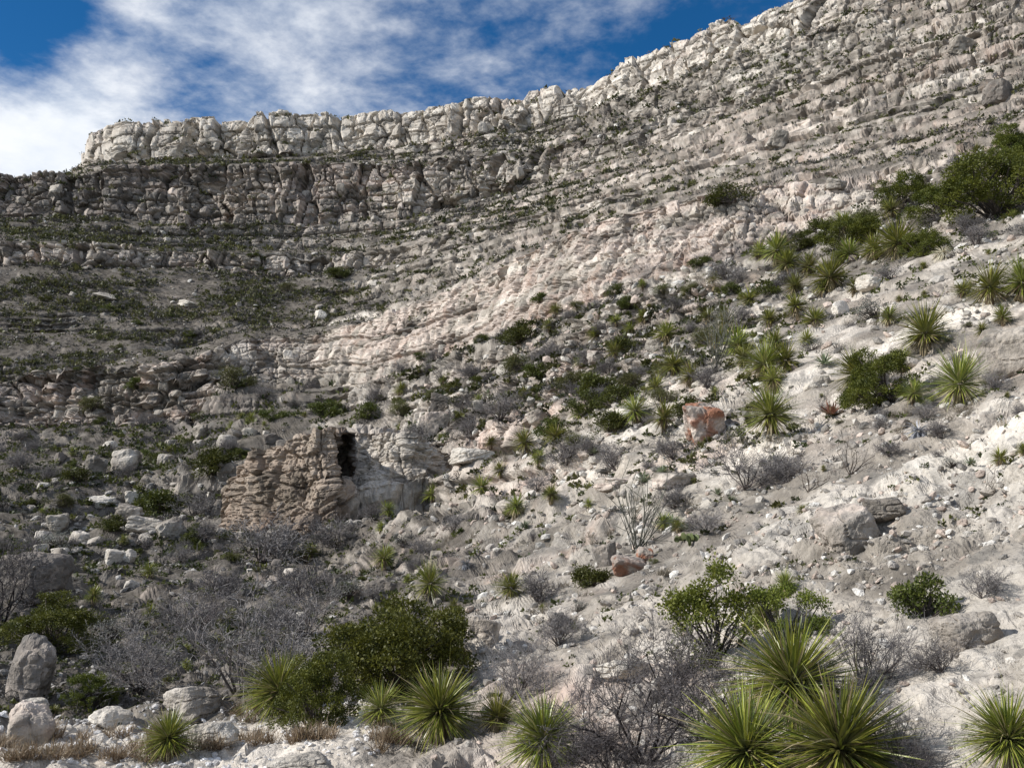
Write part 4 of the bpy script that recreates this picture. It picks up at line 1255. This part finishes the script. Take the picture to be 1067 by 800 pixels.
# --- bare shrubs
for px, py, wp, hs, kd, lb in [
    (246, 682, 165, .85, 'bare_shrub_fine', 'wide lilac-grey leafless shrub filling the hollow'), (145, 690, 112, .85, 'bare_shrub_fine', 'pale grey leafless shrub beside the wide one in the hollow'),
    (320, 640, 90, .8, 'bare_shrub_fine', 'grey leafless shrub over the green juniper'), (200, 640, 100, .6, 'bare_shrub_fine', 'low grey shrub at the back of the hollow'),
    (672, 742, 165, 1.0, 'dark_shrub_fine', 'dark tangled leafless shrub in front of the pale ramp'), (745, 730, 130, 1.1, 'dark_shrub_fine', 'dark leafless shrub under the leafy shrub'),
    (899, 680, 92, 1.1, 'bare_shrub_fine', 'grey leafless shrub beside the tall sotol on the white slope'), (925, 758, 90, .9, 'bare_shrub_fine', 'grey leafless shrub beside the largest sotol'),
    (700, 690, 120, 1.0, 'dark_shrub_fine', 'dark leafless shrub behind the tangled one on the pale ramp'), (640, 790, 120, .8, 'dark_shrub_fine', 'dark leafless shrub at the photo\'s lower edge beside the bright sotol'),
    (870, 715, 70, .9, 'bare_shrub_fine', 'grey leafless shrub touching the tall sotol'), (945, 790, 90, .7, 'dark_shrub_fine', 'low dark shrub at the photo\'s lower edge beside the largest sotol'),
    (539, 700, 80, 1.1, 'bare_shrub_fine', 'upright pale leafless shrub behind the bright sotols'), (610, 775, 90, .7, 'dark_shrub_fine', 'low dark leafless shrub along the photo\'s lower edge'),
    (775, 488, 96, .75, 'bare_shrub_fine', 'spreading grey shrub below the red stained boulder'), (-2, 610, 110, 1.2, 'dark_shrub_fine', 'black leafless branches reaching in past the big grey boulder'),
    (270, 570, 70, .7, 'bare_shrub', 'grey leafless shrub at the foot of the cave outcrop'), (980, 690, 50, .6, 'bare_shrub', 'low grey shrub on the white slope below the green bush'),
    (1024, 611, 44, .85, 'bare_shrub', 'lilac-grey shrub beside the loose green bush'), (1000, 668, 42, .7, 'bare_shrub', 'small grey shrub below the lilac-grey shrub'),
    (913, 319, 54, .75, 'sage_shrub', 'round smoky blue-grey shrub under the white boulder'), (664, 556, 60, 1.0, 'wand_shrub', 'fan of thin dark wands over the rust coloured slab'),
    (744, 372, 44, 1.25, 'wand_shrub', 'tall bundle of grey wands by the sotol clump'), (886, 478, 50, 1.1, 'sparse_shrub', 'sparse dark shrub on the scree above the undercut boulder'),
    (1027, 502, 44, 1.0, 'sparse_shrub', 'sparse dark shrub near the photo\'s edge below the tall sotols'), (840, 500, 46, .8, 'sparse_shrub', 'sparse shrub between the grey shrub and the scree')]:
    at(kd, px, py, wp, hs, lb)
for px, py, wp in [(845, 356, 30), (980, 450, 32), (520, 430, 40), (480, 430, 34), (590, 475, 36), (640, 480, 44), (560, 505, 30), (700, 470, 40), (380, 490, 46), (440, 470, 30), (350, 560, 50), (310, 610, 60),
                   (360, 610, 50), (420, 560, 36), (230, 610, 50), (120, 650, 60), (560, 620, 44), (580, 660, 46), (700, 520, 40), (735, 545, 40), (820, 490, 46), (600, 630, 30), (470, 550, 30), (870, 360, 26), (735, 395, 34),
                   (900, 700, 50), (60, 560, 40), (200, 530, 40), (255, 520, 40), (600, 350, 30), (530, 350, 26), (410, 460, 34), (770, 290, 24), (700, 320, 26), (925, 470, 30), (990, 480, 26)]:
    at('bare_shrub' if (px // 10) % 3 else 'sage_shrub', px, py, wp, .75)
# --- agaves, withered rosettes, cactus
at('ash_rosette', 955, 444, 36, 1.0, 'ash blue withered sotol below the tall sotol')
at('ash_rosette', 485, 584, 20, 1.0, 'small ash grey withered sotol on the pale ramp')
at('straw_rosette', 982, 258, 26, 1.0, 'straw white withered sotol at the thicket\'s foot')
at('red_agave', 865, 428, 30, .9, 'reddish agave between the sotols')
for px, py, wp in [(859, 376, 30), (700, 540, 26), (715, 548, 22), (668, 498, 26), (690, 490, 20), (760, 520, 20), (745, 512, 18), (545, 545, 16), (930, 205, 20), (1010, 480, 18), (620, 470, 18), (985, 355, 18)]:
    at('agave', px, py, wp, .8)
M_PAD = M_LEAF
for k, (px, py, wp) in enumerate([(722, 562, 24), (710, 560, 18)]):
    i = ground_at(px, py + .3 * wp); w_m = wp * vd[i] / F
    root = link('prickly_pear', None); root.location = Pn[i]; root.scale = (w_m,) * 3
    tag(root, ['prickly pear cactus by the agaves under the grey shrub', 'smaller prickly pear cactus beside the first clump'][k], 'cactus', 'prickly pears')
    Fi, pads = cactus(k)
    for P in pads: link('pad', mesh_leaf('pad', P, Fi, np.tile((.13, .15, .06), (len(P), 1)), M_PAD), root)

# --- the rest of the vegetation that can be told apart
veg = sstep(-.2, .35, fbm(Pf / np.array((14.0, 14.0, 3.0)), 3, 600)) * sstep(.45, .75, NGf[:, 2])
W_mid = (SEGf == 8) * (1 - .75 * SLAB) * (1 - WASH) * (Df > 18) * (.15 + veg)
W_left = W_mid * sstep(470, 380, PXf)
W_ben = ((SEGf == 6) | (SEGf == 4) | (SEGf == 2) | (SEGf == 5)) * (.1 + veg)
for kd, n, wt_, lo, hi, hs in (('sotol', 105, W_mid, 8, 19, 1.0), ('sotol', 50, W_ben, 4.5, 8, 1.0), ('green_bush', 75, W_left, 9, 24, .75), ('green_bush', 72, W_ben, 6, 15, .7), ('olive_bush', 50, W_ben, 6, 13, .7),
                               ('olive_bush', 45, W_mid, 8, 18, .75), ('bare_shrub', 150, W_mid, 12, 34, .75), ('sage_shrub', 60, W_mid, 9, 20, .7), ('bare_shrub', 60, W_ben, 8, 15, .6), ('agave', 25, W_mid, 7, 14, .8)):
    for i in pick(n, wt_, 9):
        w_m = (lo + (hi - lo) * random.random() ** 1.5) * vd[i] / F
        put_plant(kd, i, min(w_m, 3.2), hs * random.uniform(.85, 1.2))
give_labels()

# --- far scrub and dry grass nobody could count
def scrub(name, n, weight, lo, hi, c_lo, c_hi, label, per=26, squash=.95, cat_='scrub', aspect=.5):
    wgt = weight.astype(float); c = rng.choice(ALLV, size=n, p=wgt / wgt.sum())
    s = np.minimum((lo + (hi - lo) * rng.random(n) ** 2.2) * np.maximum(vd[c], 4) / F, 2.6) * .5
    v = rng.normal(size=(n, per, 3)); v[..., 2] = np.abs(v[..., 2]); v /= np.linalg.norm(v, axis=-1, keepdims=True)
    p = v * (s[:, None, None] * rng.uniform(.35, 1.0, (n, per, 1))) * np.array((1, 1, squash)) + Pn[c][:, None]
    a = v + rng.normal(0, .5, v.shape); a /= np.linalg.norm(a, axis=-1, keepdims=True)
    b_ = np.cross(a, rng.normal(size=v.shape)); b_ /= np.linalg.norm(b_, axis=-1, keepdims=True)
    q_ = s[:, None, None] * .56 * rng.uniform(.6, 1.3, (n, per, 1))
    V = np.stack([p - b_ * q_ * aspect, p + b_ * q_ * aspect, p + a * q_], 2).reshape(-1, 3)
    Fc = np.arange(len(V)).reshape(-1, 3)
    cc = np.asarray(c_lo) + (np.asarray(c_hi) - c_lo) * rng.random((n, 1, 1)) * np.ones((n, per, 1)) * rng.uniform(.7, 1.2, (n, per, 1))
    C = np.repeat(cc.reshape(-1, 1, 3), 3, 1).reshape(-1, 3)
    return tag(link(name, mesh_leaf(name, V, Fc, C, M_LEAF)), label, cat_, None, 'stuff')


W_far = ((SEGf == 6) | (SEGf == 4) | (SEGf == 2)) * (.12 + veg) + .12 * ((SEGf == 3) | (SEGf == 5) | (SEGf == 1)) * sstep(.5, .75, NGf[:, 2]) + .25 * (SEGf == 0) * (NGf[:, 2] > .5)
W_f8 = (SEGf == 8) * (1 - .8 * SLAB) * (1 - WASH) * (Df > 14) * (.25 + veg) * (.8 + .8 * left)
W_farg = W_far * (1.1 + .7 * left)
scrub('scrub', 14000, W_farg, 3.5, 11, (.03, .036, .012), (.13, .125, .048), 'low green scrub dotting the benches and ledges', 16)
scrub('brush', 13000, W_farg, 4, 12, (.05, .046, .042), (.17, .16, .15), 'grey leafless brush on the benches', 14, .8, 'brush', .22)
scrub('undergrowth', 8000, W_f8, 4, 15, (.024, .034, .008), (.105, .11, .025), 'green undergrowth between the boulders', 18)
scrub('thin_brush', 4200, W_f8, 5, 20, (.06, .056, .052), (.17, .16, .15), 'grey dead brush between the boulders and sotols', 26, .75, 'brush', .13)


rt = sstep(430, 520, PXf)
W_ur = ((SEGf >= 2) & (SEGf <= 6)) * rt * (.10 + veg) * (vy > -10)
scrub('ledge_scrub', 3600, W_ur, 4, 12, (.026, .034, .010), (.12, .122, .04), 'green scrub rooted along the upper ledges', 16)
scrub('ledge_brush', 2600, W_ur, 4, 13, (.05, .046, .042), (.15, .14, .13), 'grey brush rooted along the upper ledges', 16, .8, 'brush', .2)
W_mc = (SEGf == 8) * sstep(400, 450, PXf) * sstep(840, 740, PXf) * sstep(290, 320, vy) * sstep(580, 470, vy) * (.2 + veg)
scrub('slope_scrub', 1300, W_mc, 6, 17, (.028, .036, .009), (.125, .13, .035), 'green and olive scrub on the middle slope', 34, .9)
scrub('slope_brush', 900, W_mc, 7, 20, (.06, .056, .052), (.17, .16, .15), 'grey twiggy brush on the middle slope', 40, .8, 'brush', .12)


def tufts(spots, n_each, h_px, c_lo, c_hi):
    sets = []
    for px, py, wp in spots:
        for _ in range(max(2, int(wp / 9))):
            i = ground_at(px + random.gauss(0, wp * .35), py + random.gauss(0, 5))
            if i is None: continue
            s = blade_set(rng, n_each, 0, math.radians(55), h_px * vd[i] / F, .012, .25, np.array(c_lo), np.array(c_lo), np.array(c_hi), .01, 2, .5)
            sets.append((s[0] + Pn[i] + rng.normal(0, .06, (n_each, 1, 3)) * np.array((1, 1, 0)), s[1], s[2]))
    return cat_sets(sets)


V, Fc, C = tufts([(150, 778, 60), (200, 782, 60), (262, 774, 40), (130, 790, 50), (40, 790, 90), (265, 745, 40), (390, 778, 36), (310, 770, 40), (340, 768, 30), (100, 775, 40), (0, 780, 40), (420, 770, 30), (60, 770, 30)], 70, 26, (.19, .135, .08), (.42, .335, .22))
tag(link('dry_grass', mesh_leaf('dry_grass', V, Fc, C, M_LEAF)), 'tawny dry grass along the edge of the wash', 'grass', None, 'stuff')
V, Fc, C = tufts([(560, 640, 60), (590, 620, 50), (480, 560, 50), (600, 450, 60), (760, 460, 60), (930, 700, 60), (880, 740, 50), (690, 530, 60), (830, 470, 60), (540, 480, 60), (940, 440, 50), (1000, 430, 50), (620, 560, 40), (780, 330, 60), (900, 340, 60), (700, 600, 40)], 40, 14, (.20, .175, .13), (.42, .38, .29))
tag(link('straw_grass', mesh_leaf('straw_grass', V, Fc, C, M_LEAF)), 'thin straw coloured grass between the stones', 'grass', None, 'stuff')
